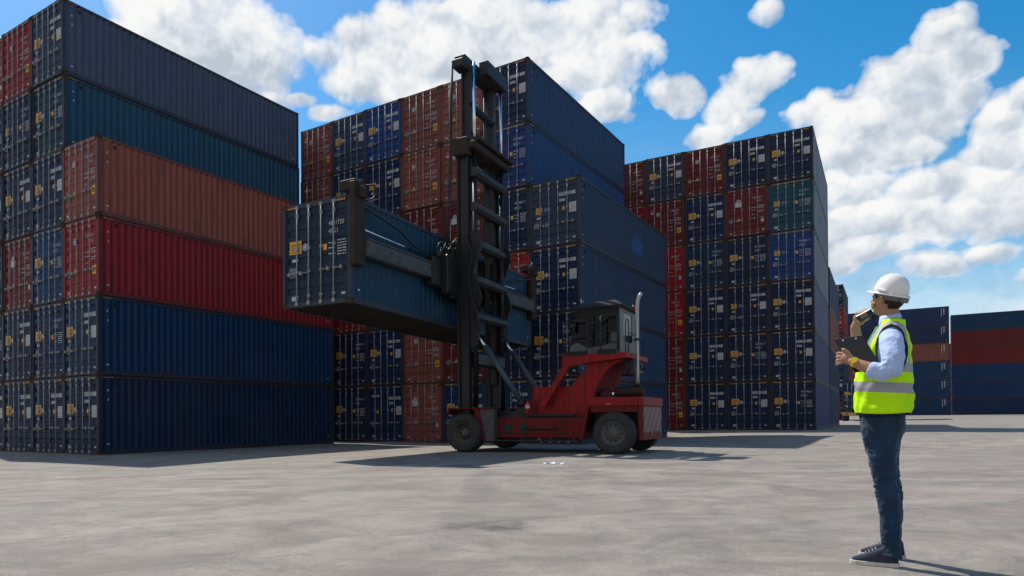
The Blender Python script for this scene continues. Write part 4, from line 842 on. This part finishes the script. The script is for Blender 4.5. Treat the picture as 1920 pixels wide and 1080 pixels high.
setin(t, b, 'Base Color', mixc(t, bands, lime, (.34, .34, .37))); setin(t, b, 'Roughness', math_n(t, 'MULTIPLY_ADD', bands, -.3, .8)); b.inputs['Specular IOR Level'].default_value = .2
bump(t, b, math_n(t, 'ADD', noise(t, vmath(t, 'MULTIPLY', tc.outputs['Object'], (8, 8, 16)), 1.0, 4, .5, .8), math_n(t, 'MULTIPLY', noise(t, tc.outputs['Object'], 220, 2, .5), .04)), .45, .014)
b.inputs['Subsurface Weight'].default_value = 0

PE = empty('person', (2.708, 4.4, .292), math.atan2(.524, -.852))
tag(PE, 'person in white hard hat, lime vest and jeans holding a clipboard and a radio', 'person')
def ring_loft(b, rings, seg=24, m=0, cap=True, ex=2.0):
    """rings: (centre, half-size 1, half-size 2, axis 1, axis 2)"""
    n = len(rings); vs = []
    for (c, r1, r2, a1, a2) in rings:
        c, a1, a2 = Vector(c), Vector(a1), Vector(a2)
        for k in range(seg):
            q = 2 * math.pi * k / seg; cs, sn = math.cos(q), math.sin(q)
            vs.append(c + a1 * (r1 * math.copysign(abs(cs) ** (2 / ex), cs)) + a2 * (r2 * math.copysign(abs(sn) ** (2 / ex), sn)))
    fs = [(i * seg + k, i * seg + (k + 1) % seg, (i + 1) * seg + (k + 1) % seg, (i + 1) * seg + k) for i in range(n - 1) for k in range(seg)]
    o = len(b.v); b.add(vs, fs, m, True)
    if cap:
        b.f.append([o + k for k in range(seg)][::-1]); b.m.append(m); b.sm.append(True)
        b.f.append([o + (n - 1) * seg + k for k in range(seg)]); b.m.append(m); b.sm.append(True)
X_, Y_, Z_ = (1, 0, 0), (0, 1, 0), (0, 0, 1)
def hor(b, rows, seg=28, ex=2.0, cap=True):       # rows: z, front x, back x, y centre, y half
    ring_loft(b, [(((f_ + k_) / 2, yc, z), (f_ - k_) / 2, yh, X_, Y_) for (z, f_, k_, yc, yh) in rows], seg, 0, cap, ex)
def limb(b, pts, rs, seg=16): b.tube(pts, rs, 0, seg)
def ell(b, c, r, rot=None, seg=20):
    bm = bmesh.new(); bmesh.ops.create_uvsphere(bm, u_segments=seg, v_segments=seg // 2 + 2, radius=1.0)
    M = Matrix.Translation(c) @ (rot or Matrix.Identity(4)) @ Matrix.Diagonal((r[0], r[1], r[2], 1)); bmesh.ops.transform(bm, matrix=M, verts=bm.verts); b.bm(bm, 0, True)
def fuse(b, name, mats, parent, voxel, smooth=4, disp=None, sfac=.5):
    me = b.mesh(name, mats); o = bpy.data.objects.new(name, me); COL.objects.link(o)
    r = o.modifiers.new('r', 'REMESH'); r.mode = 'VOXEL'; r.voxel_size = voxel; r.use_smooth_shade = True
    if smooth: s = o.modifiers.new('s', 'SMOOTH'); s.factor = sfac; s.iterations = smooth
    for (sz, st, dirz) in (disp or []):
        tx = bpy.data.textures.new('folds', 'CLOUDS'); tx.noise_scale = sz; tx.noise_depth = 2
        dm = o.modifiers.new('d', 'DISPLACE'); dm.texture = tx; dm.strength = st; dm.mid_level = .5; dm.texture_coords = 'LOCAL'
    dg = bpy.context.evaluated_depsgraph_get(); ev = o.evaluated_get(dg); nm = bpy.data.meshes.new_from_object(ev)
    bpy.data.objects.remove(o); nm.name = name
    nm.materials.clear()
    for m in (mats if isinstance(mats, list) else [mats]): nm.materials.append(m)
    return link(name, nm, parent)
HC = Vector((-.030, .0, 1.665))
HR = Matrix.Rotation(R(-33), 4, 'Z') @ Matrix.Rotation(R(-10), 4, 'Y')       # head turned away and tipped up
def hp(x, y, z): return tuple(HC + (HR @ Vector((x, y, z))))
HM = Matrix.Translation(HC) @ HR
# legs
NL = [(.93, .115, -.115, .085, .088), (.84, .118, -.104, .088, .088), (.76, .104, -.085, .090, .082), (.68, .084, -.072, .092, .074), (.60, .066, -.070, .094, .064), (.53, .053, -.075, .095, .056), (.47, .042, -.082, .095, .053), (.40, .034, -.088, .095, .054), (.32, .026, -.090, .095, .052), (.22, .022, -.086, .096, .047), (.12, .014, -.082, .096, .044), (.068, .022, -.092, .096, .047)]
FL = [(.93, .10, -.118, -.085, .088), (.84, .10, -.112, -.090, .088), (.76, .085, -.098, -.098, .082), (.68, .060, -.088, -.108, .074), (.60, .040, -.086, -.118, .064), (.53, .026, -.090, -.130, .056), (.47, .014, -.098, -.140, .053), (.40, .006, -.104, -.152, .054), (.32, .0, -.106, -.165, .052), (.22, -.004, -.102, -.185, .047), (.12, -.008, -.098, -.20, .044), (.068, -.004, -.108, -.208, .047)]
HIP = [(1.03, .108, -.112, 0, .150), (.98, .120, -.120, 0, .160), (.92, .124, -.124, 0, .168), (.86, .118, -.118, 0, .166), (.80, .100, -.100, 0, .155)]
def slim(rows, d): return [(z, f_ - d, k_ + d, yc, yh - d) for (z, f_, k_, yc, yh) in rows]
# body: one continuous surface
def finger(b, pts, r): limb(b, pts, [r, r * .98, r * .92, r * .75][:len(pts)], 8)
b = MB()
hor(b, slim(NL[:-1], .012)); hor(b, slim(FL[:-1], .012)); hor(b, slim(HIP, .012))
hor(b, [(.03, .13, -.05, .096, .022), (.055, .07, -.055, .096, .022), (.085, .005, -.06, .096, .024)]); hor(b, [(.03, .09, -.07, -.213, .022), (.055, .04, -.075, -.213, .022), (.085, -.01, -.08, -.210, .024)])
TOR = [(.95, .105, -.108, 0, .145), (1.05, .104, -.110, 0, .138), (1.15, .104, -.118, 0, .145), (1.25, .098, -.124, 0, .160), (1.35, .075, -.122, 0, .172), (1.42, .045, -.110, 0, .165), (1.47, .018, -.100, 0, .125), (1.51, -.0, -.098, 0, .075), (1.55, -.004, -.092, 0, .054)]
hor(b, TOR)
limb(b, [(-.045, 0, 1.50), (-.046, 0, 1.56), (-.045, -.004, 1.62)], [.052, .050, .052], 18)
ell(b, hp(-.004, 0, .030), (.088, .072, .100), HR); ell(b, hp(.030, 0, -.030), (.048, .050, .062), HR); ell(b, hp(.056, 0, -.052), (.020, .026, .022), HR)
b.tube([hp(.078, 0, .022), hp(.094, 0, -.006), hp(.082, 0, -.016)], [.009, .013, .010], 0, 8); ell(b, hp(.078, 0, -.036), (.010, .022, .007), HR)
for s_ in (1, -1):
    ell(b, hp(.072, s_ * .028, .026), (.010, .014, .008), HR)
    ell(b, hp(-.006, s_ * .074, .000), (.019, .008, .030), HR); ell(b, hp(-.012, s_ * .079, .012), (.014, .007, .016), HR); ell(b, hp(.0, s_ * .074, -.022), (.009, .006, .010), HR)
# left arm: down to the elbow, forearm forward under the clipboard
LW = Vector((.146, .250, 1.272)); LH = Vector((.190, .165, 1.300))
limb(b, [(-.045, .15, 1.42), (-.052, .215, 1.35), (-.056, .262, 1.27), (-.045, .285, 1.205), (.03, .280, 1.215), (.10, .265, 1.245), tuple(LW), (.165, .24, 1.282)], [.056, .050, .045, .042, .040, .034, .027, .025], 16)
ell(b, (.182, .232, 1.296), (.042, .020, .034), Matrix.Rotation(R(-20), 4, 'Z') @ Matrix.Rotation(R(-30), 4, 'Y')); 
for i in range(4):                                  # fingers close round the lower edge of the board
    o = Vector((.200 + .004 * i, .226, 1.330 - .019 * i)) 
    finger(b, [tuple(o), tuple(o + Vector((.030, -.012, .006 - .004 * i))), tuple(o + Vector((.042 - .003 * i, -.038, .004 - .004 * i))), tuple(o + Vector((.022, -.058 + .004 * i, .0)))], .0095)
finger(b, [(.165, .238, 1.310), (.178, .244, 1.334), (.198, .240, 1.352), (.214, .230, 1.358)], .011)
# right arm: raised, hand at the mouth
RW = Vector((.152, -.190, 1.540))
limb(b, [(-.03, -.15, 1.42), (.03, -.215, 1.38), (.085, -.235, 1.34), (.125, -.235, 1.345), (.140, -.222, 1.42), tuple(RW), (.136, -.180, 1.578)], [.056, .050, .044, .042, .038, .029, .024], 16)
ell(b, (.128, -.172, 1.582), (.030, .020, .042), Matrix.Rotation(R(25), 4, 'Y') @ Matrix.Rotation(R(20), 4, 'Z'))
for i in range(4):                                  # four fingers round the near face of the radio
    o = Vector((.132 - .017 * i, -.168 + .004 * i, 1.612 + .005 * i))
    finger(b, [tuple(o), tuple(o + Vector((.004, .028, .016))), tuple(o + Vector((-.002, .054, .004))), tuple(o + Vector((-.010, .058, -.018)))], .0092)
finger(b, [(.130, -.150, 1.565), (.108, -.128, 1.560), (.085, -.105, 1.568), (.066, -.095, 1.580)], .0105)
body = fuse(b, 'body', M_skin, PE, .0048, 3)
# eyes, brows are on the far side of the face: eyes as small children
for s_ in (1, -1):
    b = MB(); ell(b, hp(.076, s_ * .028, .027), (.0045, .007, .003), HR, 12); b.build('eye', [M_hair], PE)
# hair
b = MB(); ell(b, hp(-.014, 0, .034), (.090, .0765, .094), HR, 28); hair = b.mesh('hair', [M_hair])
bm = bmesh.new(); bm.from_mesh(hair)
inv = HM.inverted()
kill = []
for v in bm.verts:
    q = inv @ v.co
    lim = -.050 if q.x < -.035 else (-.050 + (q.x + .035) * 2.6)
    if q.z < min(lim, .06) or q.x > .05 and q.z < .06: kill.append(v)
bmesh.ops.delete(bm, geom=kill, context='VERTS'); bm.to_mesh(hair); bm.free(); ho = link('hair', hair, PE)
sm = ho.modifiers.new('s', 'SOLIDIFY'); sm.thickness = .004; sm.offset = 1
for s_ in (1, -1):
    b = MB(); ell(b, hp(.026, s_ * .070, .030), (.008, .005, .018), HR, 12); b.build('sideburn', [M_hair], PE)
# face mask
b = MB(); ell(b, hp(.036, 0, -.024), (.054, .055, .048), HR, 32); mk = b.mesh('face_mask', [M_mask]); bm = bmesh.new(); bm.from_mesh(mk)
bmesh.ops.delete(bm, geom=[v for v in bm.verts if (inv @ v.co).x < .030], context='VERTS'); bm.to_mesh(mk); bm.free(); mo = link('face_mask', mk, PE); sm = mo.modifiers.new('s', 'SOLIDIFY'); sm.thickness = .002
# hard hat
def arc_rows():
    rows = []
    for i in range(15):
        p = math.pi / 2 * i / 14; rows.append((math.sin(p), math.cos(p)))
    return rows
HT_ = Matrix.Translation(hp(-.016, .0, .052)) @ HR @ Matrix.Rotation(R(-9), 4, 'Y')
b = MB(); seg = 48; vs = []
rows = arc_rows()
for (s1, c1) in rows:
    for k in range(seg):
        q = 2 * math.pi * k / seg; rx, ry = .103, .090
        x = rx * c1 ** .8 * math.cos(q); y = ry * c1 ** .8 * math.sin(q); z = .119 * s1 ** 1.02
        rid = math.exp(-(y / .012) ** 2) * .005 + math.exp(-((abs(y) - .038) / .008) ** 2) * .0035
        z += rid * (1 - .2 * s1) * (1 if s1 > .25 else s1 * 4)
        vs.append((x, y, z))
b.add(vs, [(i * seg + k, i * seg + (k + 1) % seg, (i + 1) * seg + (k + 1) % seg, (i + 1) * seg + k) for i in range(len(rows) - 1) for k in range(seg)], 0, True)
vs = []
for j, (e_, dz) in enumerate(((0, 0), (.5, -.004), (1, -.010), (1, -.014), (.5, -.009), (0, -.006))):
    for k in range(seg):
        q = 2 * math.pi * k / seg; fw = max(0, math.cos(q)); w_ = .008 + .034 * fw ** 1.6
        vs.append(((.108 + w_ * e_) * math.cos(q), (.094 + min(w_, .02) * e_) * math.sin(q), dz - .006 * e_ * fw))
b.add(vs, [(i * seg + k, i * seg + (k + 1) % seg, ((i + 1) % 6) * seg + (k + 1) % seg, ((i + 1) % 6) * seg + k) for i in range(6) for k in range(seg)], 0, True)
for s_ in (1, -1): b.bbox(-.03, .03, s_ * .094 - .010, s_ * .094 + .008, .004, .020, .005, 0)
he = b.mesh('hard_hat', [M_helm]); he.transform(HT_); hat = link('hard_hat', he, PE)
b = MB(); vs = []
for (z, k_) in ((.0, .94), (-.030, .90)):
    for k in range(40):
        q = 2 * math.pi * k / 40; dz = -.012 if math.cos(q) < -.2 else 0
        vs.append((.100 * k_ * math.cos(q) - .004, .088 * k_ * math.sin(q), z + (dz if z < 0 else 0)))
b.add(vs, [(k, (k + 1) % 40, 40 + (k + 1) % 40, 40 + k) for k in range(40)], 0, True); b.bbox(-.112, -.088, -.03, .03, -.045, -.012, .006, 0)
he = b.mesh('headband', [M_strap]); he.transform(HT_); hb = link('headband', he, hat); sm = hb.modifiers.new('s', 'SOLIDIFY'); sm.thickness = .003
# jeans
b = MB(); hor(b, NL); hor(b, FL); hor(b, HIP)
for rows in (NL, FL):                               # creases behind the knee and stacked folds at the ankle
    for z0, n_, am in ((.50, 6, .006), (.12, 4, .006)):
        for i in range(n_):
            z = z0 + (i - n_ / 2) * .026; r0 = min(rows, key=lambda r: abs(r[0] - z))
            cxx = (r0[1] + r0[2]) / 2; hx = (r0[1] - r0[2]) / 2; pts = []
            for k in range(15):
                q = math.pi * (.15 + 1.7 * k / 14) + i * .8; pts.append((cxx + (hx + .0) * math.cos(q), r0[3] + (r0[4]) * math.sin(q), z + .012 * math.sin(q * 1.5 + i)))
            b.tube(pts, [.002] + [am] * 13 + [.002], 0, 6)
jeans = fuse(b, 'jeans', M_jean, PE, .005, 2, [(.09, .020, 0), (.03, .010, 0)])
# shirt: torso, collar, two sleeves
b = MB(); hor(b, [(z, f_ + .010, k_ - .010, yc, yh + .010) for (z, f_, k_, yc, yh) in TOR[1:-1]])
limb(b, [(-.045, .13, 1.420), (-.050, .210, 1.37), (-.056, .268, 1.29), (-.048, .292, 1.212), (.0, .290, 1.200), (.052, .280, 1.212)], [.066, .066, .062, .058, .053, .049], 20)
limb(b, [(.036, .284, 1.207), (.064, .276, 1.218)], [.055, .053], 20)
limb(b, [(-.03, -.13, 1.425), (.03, -.215, 1.38), (.09, -.245, 1.335), (.125, -.245, 1.345), (.132, -.232, 1.40), (.140, -.222, 1.44)], [.074, .066, .058, .054, .050, .046], 20)
for i in range(7):                                  # folds at the bent elbow
    q0 = Vector((-.052 + .012 * i, .284, 1.262 - .012 * i)); pts = []
    for k in range(9):
        a_ = -1.2 + 2.4 * k / 8; pts.append((q0.x + .058 * math.sin(a_) * (.7 if i % 2 else 1), q0.y + .050 * math.cos(a_), q0.z + .02 * math.sin(a_ * 2 + i)))
    b.tube(pts, [.001] + [.0055] * 7 + [.001], 0, 6)
shirt = fuse(b, 'shirt', M_shirt, PE, .0055, 3, [(.06, .010, 0), (.022, .004, 0)])
b = MB(); vs = []
for j, (z, r, zf) in enumerate(((1.505, .062, -.045), (1.545, .062, -.020), (1.572, .056, .0), (1.570, .053, .0), (1.54, .056, -.02))):
    for k in range(33):
        q = math.pi * (.06 + 1.88 * k / 32); fr_ = max(0, math.cos(q)); vs.append((-.046 + r * 1.02 * math.cos(q), r * .98 * math.sin(q), z + zf * fr_ ** 2 + .012 * max(0, -math.cos(q))))
b.add(vs, [(j * 33 + k, j * 33 + k + 1, (j + 1) * 33 + k + 1, (j + 1) * 33 + k) for j in range(4) for k in range(32)], 0, True)
cl_ = b.build('collar', [M_shirt], shirt); sm = cl_.modifiers.new('s', 'SOLIDIFY'); sm.thickness = .003
b = MB(); b.prism([(-.02, 1.52), (.032, 1.50), (.078, 1.41), (.03, 1.40)], 'y', -.055, .075); b.build('shirt_front', [M_shirt2], shirt)
# vest
VR = [(.955, .146, -.150, 0, .186), (.99, .153, -.155, 0, .190), (1.07, .153, -.160, 0, .188), (1.14, .152, -.163, 0, .186), (1.22, .138, -.162, 0, .186), (1.30, .112, -.156, 0, .190), (1.38, .080, -.148, 0, .192), (1.44, .050, -.136, 0, .176), (1.49, .022, -.124, 0, .128), (1.525, .006, -.116, 0, .082), (1.545, -.004, -.112, 0, .068)]
def interp(z):
    for a_, c_ in zip(VR, VR[1:]):
        if a_[0] <= z <= c_[0]:
            f_ = (z - a_[0]) / (c_[0] - a_[0]); return [a_[i] + (c_[i] - a_[i]) * f_ for i in range(5)]
    return VR[-1]
b = MB(); seg = 96; nz_ = 70; vs = []
def vpt(z, q):
    _, f_, k_, yc, yh = interp(z); cs, sn = math.cos(q), math.sin(q); ex = 2.5
    x = (f_ + k_) / 2 + (f_ - k_) / 2 * math.copysign(abs(cs) ** (2 / ex), cs); y = yh * math.copysign(abs(sn) ** (2 / ex), sn)
    w_ = .009 * math.sin(q * 5 + z * 21) * math.sin(z * 13 + q) + .003 * math.sin(q * 11 - z * 34) + .0035 * math.sin(z * 48 + q * 3 + 2 * math.sin(q * 2))
    k2 = 1 + w_ / .15; return (x * k2 if True else x, y * k2, z + (.004 * math.sin(q * 3) if z < .96 else 0))
for j in range(nz_ + 1):
    z = .955 + (1.545 - .955) * j / nz_
    for k in range(seg): vs.append(vpt(z, 2 * math.pi * k / seg))
fs = []
def hole(v):
    return abs(v[1]) > .10 and ((v[0] + .050) / .082) ** 2 + ((v[2] - 1.345) / .155) ** 2 < 1
for j in range(nz_):
    for k in range(seg):
        f_ = (j * seg + k, j * seg + (k + 1) % seg, (j + 1) * seg + (k + 1) % seg, (j + 1) * seg + k)
        c_ = [sum(vs[i][a_] for i in f_) / 4 for a_ in range(3)]
        if hole(c_): continue
        if c_[0] > 0 and abs(c_[1]) < .085 * (c_[2] - 1.37) / .15 and c_[2] > 1.37: continue      # open V at the neck
        fs.append(f_)
b.add(vs, fs, 0, True); vm = b.mesh('vest', [M_vest]); bm = bmesh.new(); bm.from_mesh(vm)
bmesh.ops.delete(bm, geom=[v for v in bm.verts if not v.link_faces], context='VERTS')
for _ in range(3):                                  # round off the stepped cut edges
    bd = [v for v in bm.verts if v.is_boundary and v.co.z > 1.0]
    new = {}
    for v in bd:
        nb = [e.other_vert(v) for e in v.link_edges if e.is_boundary]
        if len(nb) == 2: new[v] = v.co * .4 + (nb[0].co + nb[1].co) * .3
    for v, c_ in new.items(): v.co = c_
loops = [e for e in bm.edges if e.is_boundary]
paths = []; left = set(loops)
while left:
    e = left.pop(); path = [e.verts[0], e.verts[1]]
    while True:
        nx_ = [e2 for e2 in path[-1].link_edges if e2 in left]
        if not nx_: break
        left.discard(nx_[0]); path.append(nx_[0].other_vert(path[-1]))
    paths.append([v.co.copy() for v in path])
bm.to_mesh(vm); bm.free(); vest = link('vest', vm, PE); sm = vest.modifiers.new('s', 'SOLIDIFY'); sm.thickness = .004; sm.offset = 1
for pth in paths:
    if len(pth) > 8:
        b = MB(); b.tube([tuple(c_) for c_ in pth], .0048, 0, 6, True, False); b.build('piping', [M_pipe], vest)
# shoes
def shoe(y, x0):
    o = x0
    b = MB(); prof = [(-.135, .0), (-.128, .026), (-.09, .036), (-.02, .035), (.05, .041), (.10, .037), (.128, .022), (.137, .0)]
    outl = [(x_ + o, y + w_) for x_, w_ in prof] + [(x_ + o, y - w_) for x_, w_ in prof[::-1][1:-1]]
    b.prism(outl, 'z', .003, .030, 0); bm = bmesh.new()
    so_ = b.build('sole', [M_sole]); bv = so_.modifiers.new('b', 'BEVEL'); bv.width = .004; bv.segments = 2
    b = MB()
    hor(b, [(.029, .128 + o, -.128 + o, y, .037), (.045, .122 + o, -.128 + o, y, .036), (.058, .098 + o, -.126 + o, y, .034), (.072, .062 + o, -.124 + o, y, .032), (.088, .024 + o, -.122 + o, y, .031), (.104, -.012 + o, -.120 + o, y, .033), (.118, -.030 + o, -.118 + o, y, .034)], 28, 2.3)
    sh_ = fuse(b, 'shoe', M_shoe, PE, .0045, 3); so_.parent = sh_
    b = MB()
    for i in range(5):
        x_ = o + .070 - .018 * i; z = .074 + .0095 * i; b.tube([(x_, y - .024, z - .012), (x_ - .004, y, z + .004), (x_ - .010, y + .024, z - .012)], .0035, 0, 6)
    b.build('lace', [M_lace], sh_)
shoe(.096, .052); shoe(-.215, .012)
# watch
b = MB(); ax = (LW - Vector((.10, .265, 1.245))).normalized(); c0 = LW - ax * .004
b.tube([tuple(c0 - ax * .010), tuple(c0 - ax * .009), tuple(c0 + ax * .009), tuple(c0 + ax * .010)], [.028, .0315, .0305, .027], 0, 20)
n_ = Vector((.1, .9, .35)); n_ = (n_ - ax * n_.dot(ax)).normalized()
b.tube([tuple(c0 + n_ * .024), tuple(c0 + n_ * .038)], .019, 0, 16); wt = b.build('watch', [M_watch], PE)
# things he holds: clipboard and two-way radio (top-level, in the hands)
def held_root(name, label, cat, loc):
    o = empty(name, PE.matrix_basis @ Vector(loc), PE.rotation_euler.z); return tag(o, label, cat)
bpy.context.view_layer.update()
P1, P2, P3, P4 = Vector((.262, .16, 1.428)), Vector((.102, .12, 1.448)), Vector((.003, .212, 1.238)), Vector((.142, .236, 1.208))
c0 = (P1 + P2 + P3 + P4) / 4
cb = held_root('clipboard', 'black clipboard with white paper held against his forearm by the worker', 'clipboard', c0)
ex_ = ((P2 - P1) + (P3 - P4)).normalized(); ey_ = ((P4 - P1) + (P3 - P2)).normalized(); nn = ex_.cross(ey_).normalized()   # towards the camera side?
if nn.y < 0: nn = -nn
qs = [p - c0 for p in (P1, P2, P3, P4)]
b = MB(); vs = [q for q in qs] + [q - nn * .003 for q in qs]; b.add(vs, [(0, 1, 2, 3), (7, 6, 5, 4), (0, 4, 5, 1), (1, 5, 6, 2), (2, 6, 7, 3), (3, 7, 4, 0)]); b.build('board', [M_board], cb)
pq = [q * .95 - nn * .0035 + (qs[0] + qs[1]) * .035 for q in qs]; b = MB(); vs = pq + [q - nn * .002 for q in pq]; b.add(vs, [(0, 1, 2, 3), (7, 6, 5, 4), (0, 4, 5, 1), (1, 5, 6, 2), (2, 6, 7, 3), (3, 7, 4, 0)]); b.build('paper', [M_paper], cb)
b = MB(); tm = (qs[0] + qs[1]) / 2
for f_ in (.28, .72):
    q = qs[0].lerp(qs[1], f_) + ey_ * .018; b.tube([tuple(q - nn * .001), tuple(q + nn * .003)], .0045, 0, 10)
b.build('rivet', [M_paper], cb)
b = MB(); b.tube([tuple(qs[0].lerp(qs[1], .3) - nn * .010 + ey_ * .01), tuple(qs[0].lerp(qs[1], .7) - nn * .010 + ey_ * .01)], .009, 0, 10); b.build('clip', [M_chrome], cb)
R0, R1 = Vector((.130, -.118, 1.582)), Vector((.056, -.100, 1.618))
rd = held_root('two_way_radio', 'small black two-way radio held to his mouth by the worker', 'radio', (R0 + R1) / 2)
ax = (R1 - R0).normalized(); sd = ax.cross(Vector((0, 1, 0))).normalized(); up_ = sd.cross(ax).normalized(); h_ = (R1 - R0).length / 2 + .006
rt = Matrix((ax, up_, sd)).transposed().to_4x4()
b = MB(); b.bbox(-h_, h_, -.016, .016, -.022, .022, .005); me = b.mesh('radio_body', [M_radio]); me.transform(rt); link('radio_body', me, rd)
b = MB(); b.box(-h_ * .5, h_ * .4, .0165, .018, -.012, .014); me = b.mesh('radio_screen', [M_grey]); me.transform(rt); link('radio_screen', me, rd)
b = MB(); b.tube([(h_ * .8, 0, .02), (h_ * .85, 0, .075)], [.006, .004], 0, 8); me = b.mesh('antenna', [M_radio]); me.transform(rt); link('antenna', me, rd)
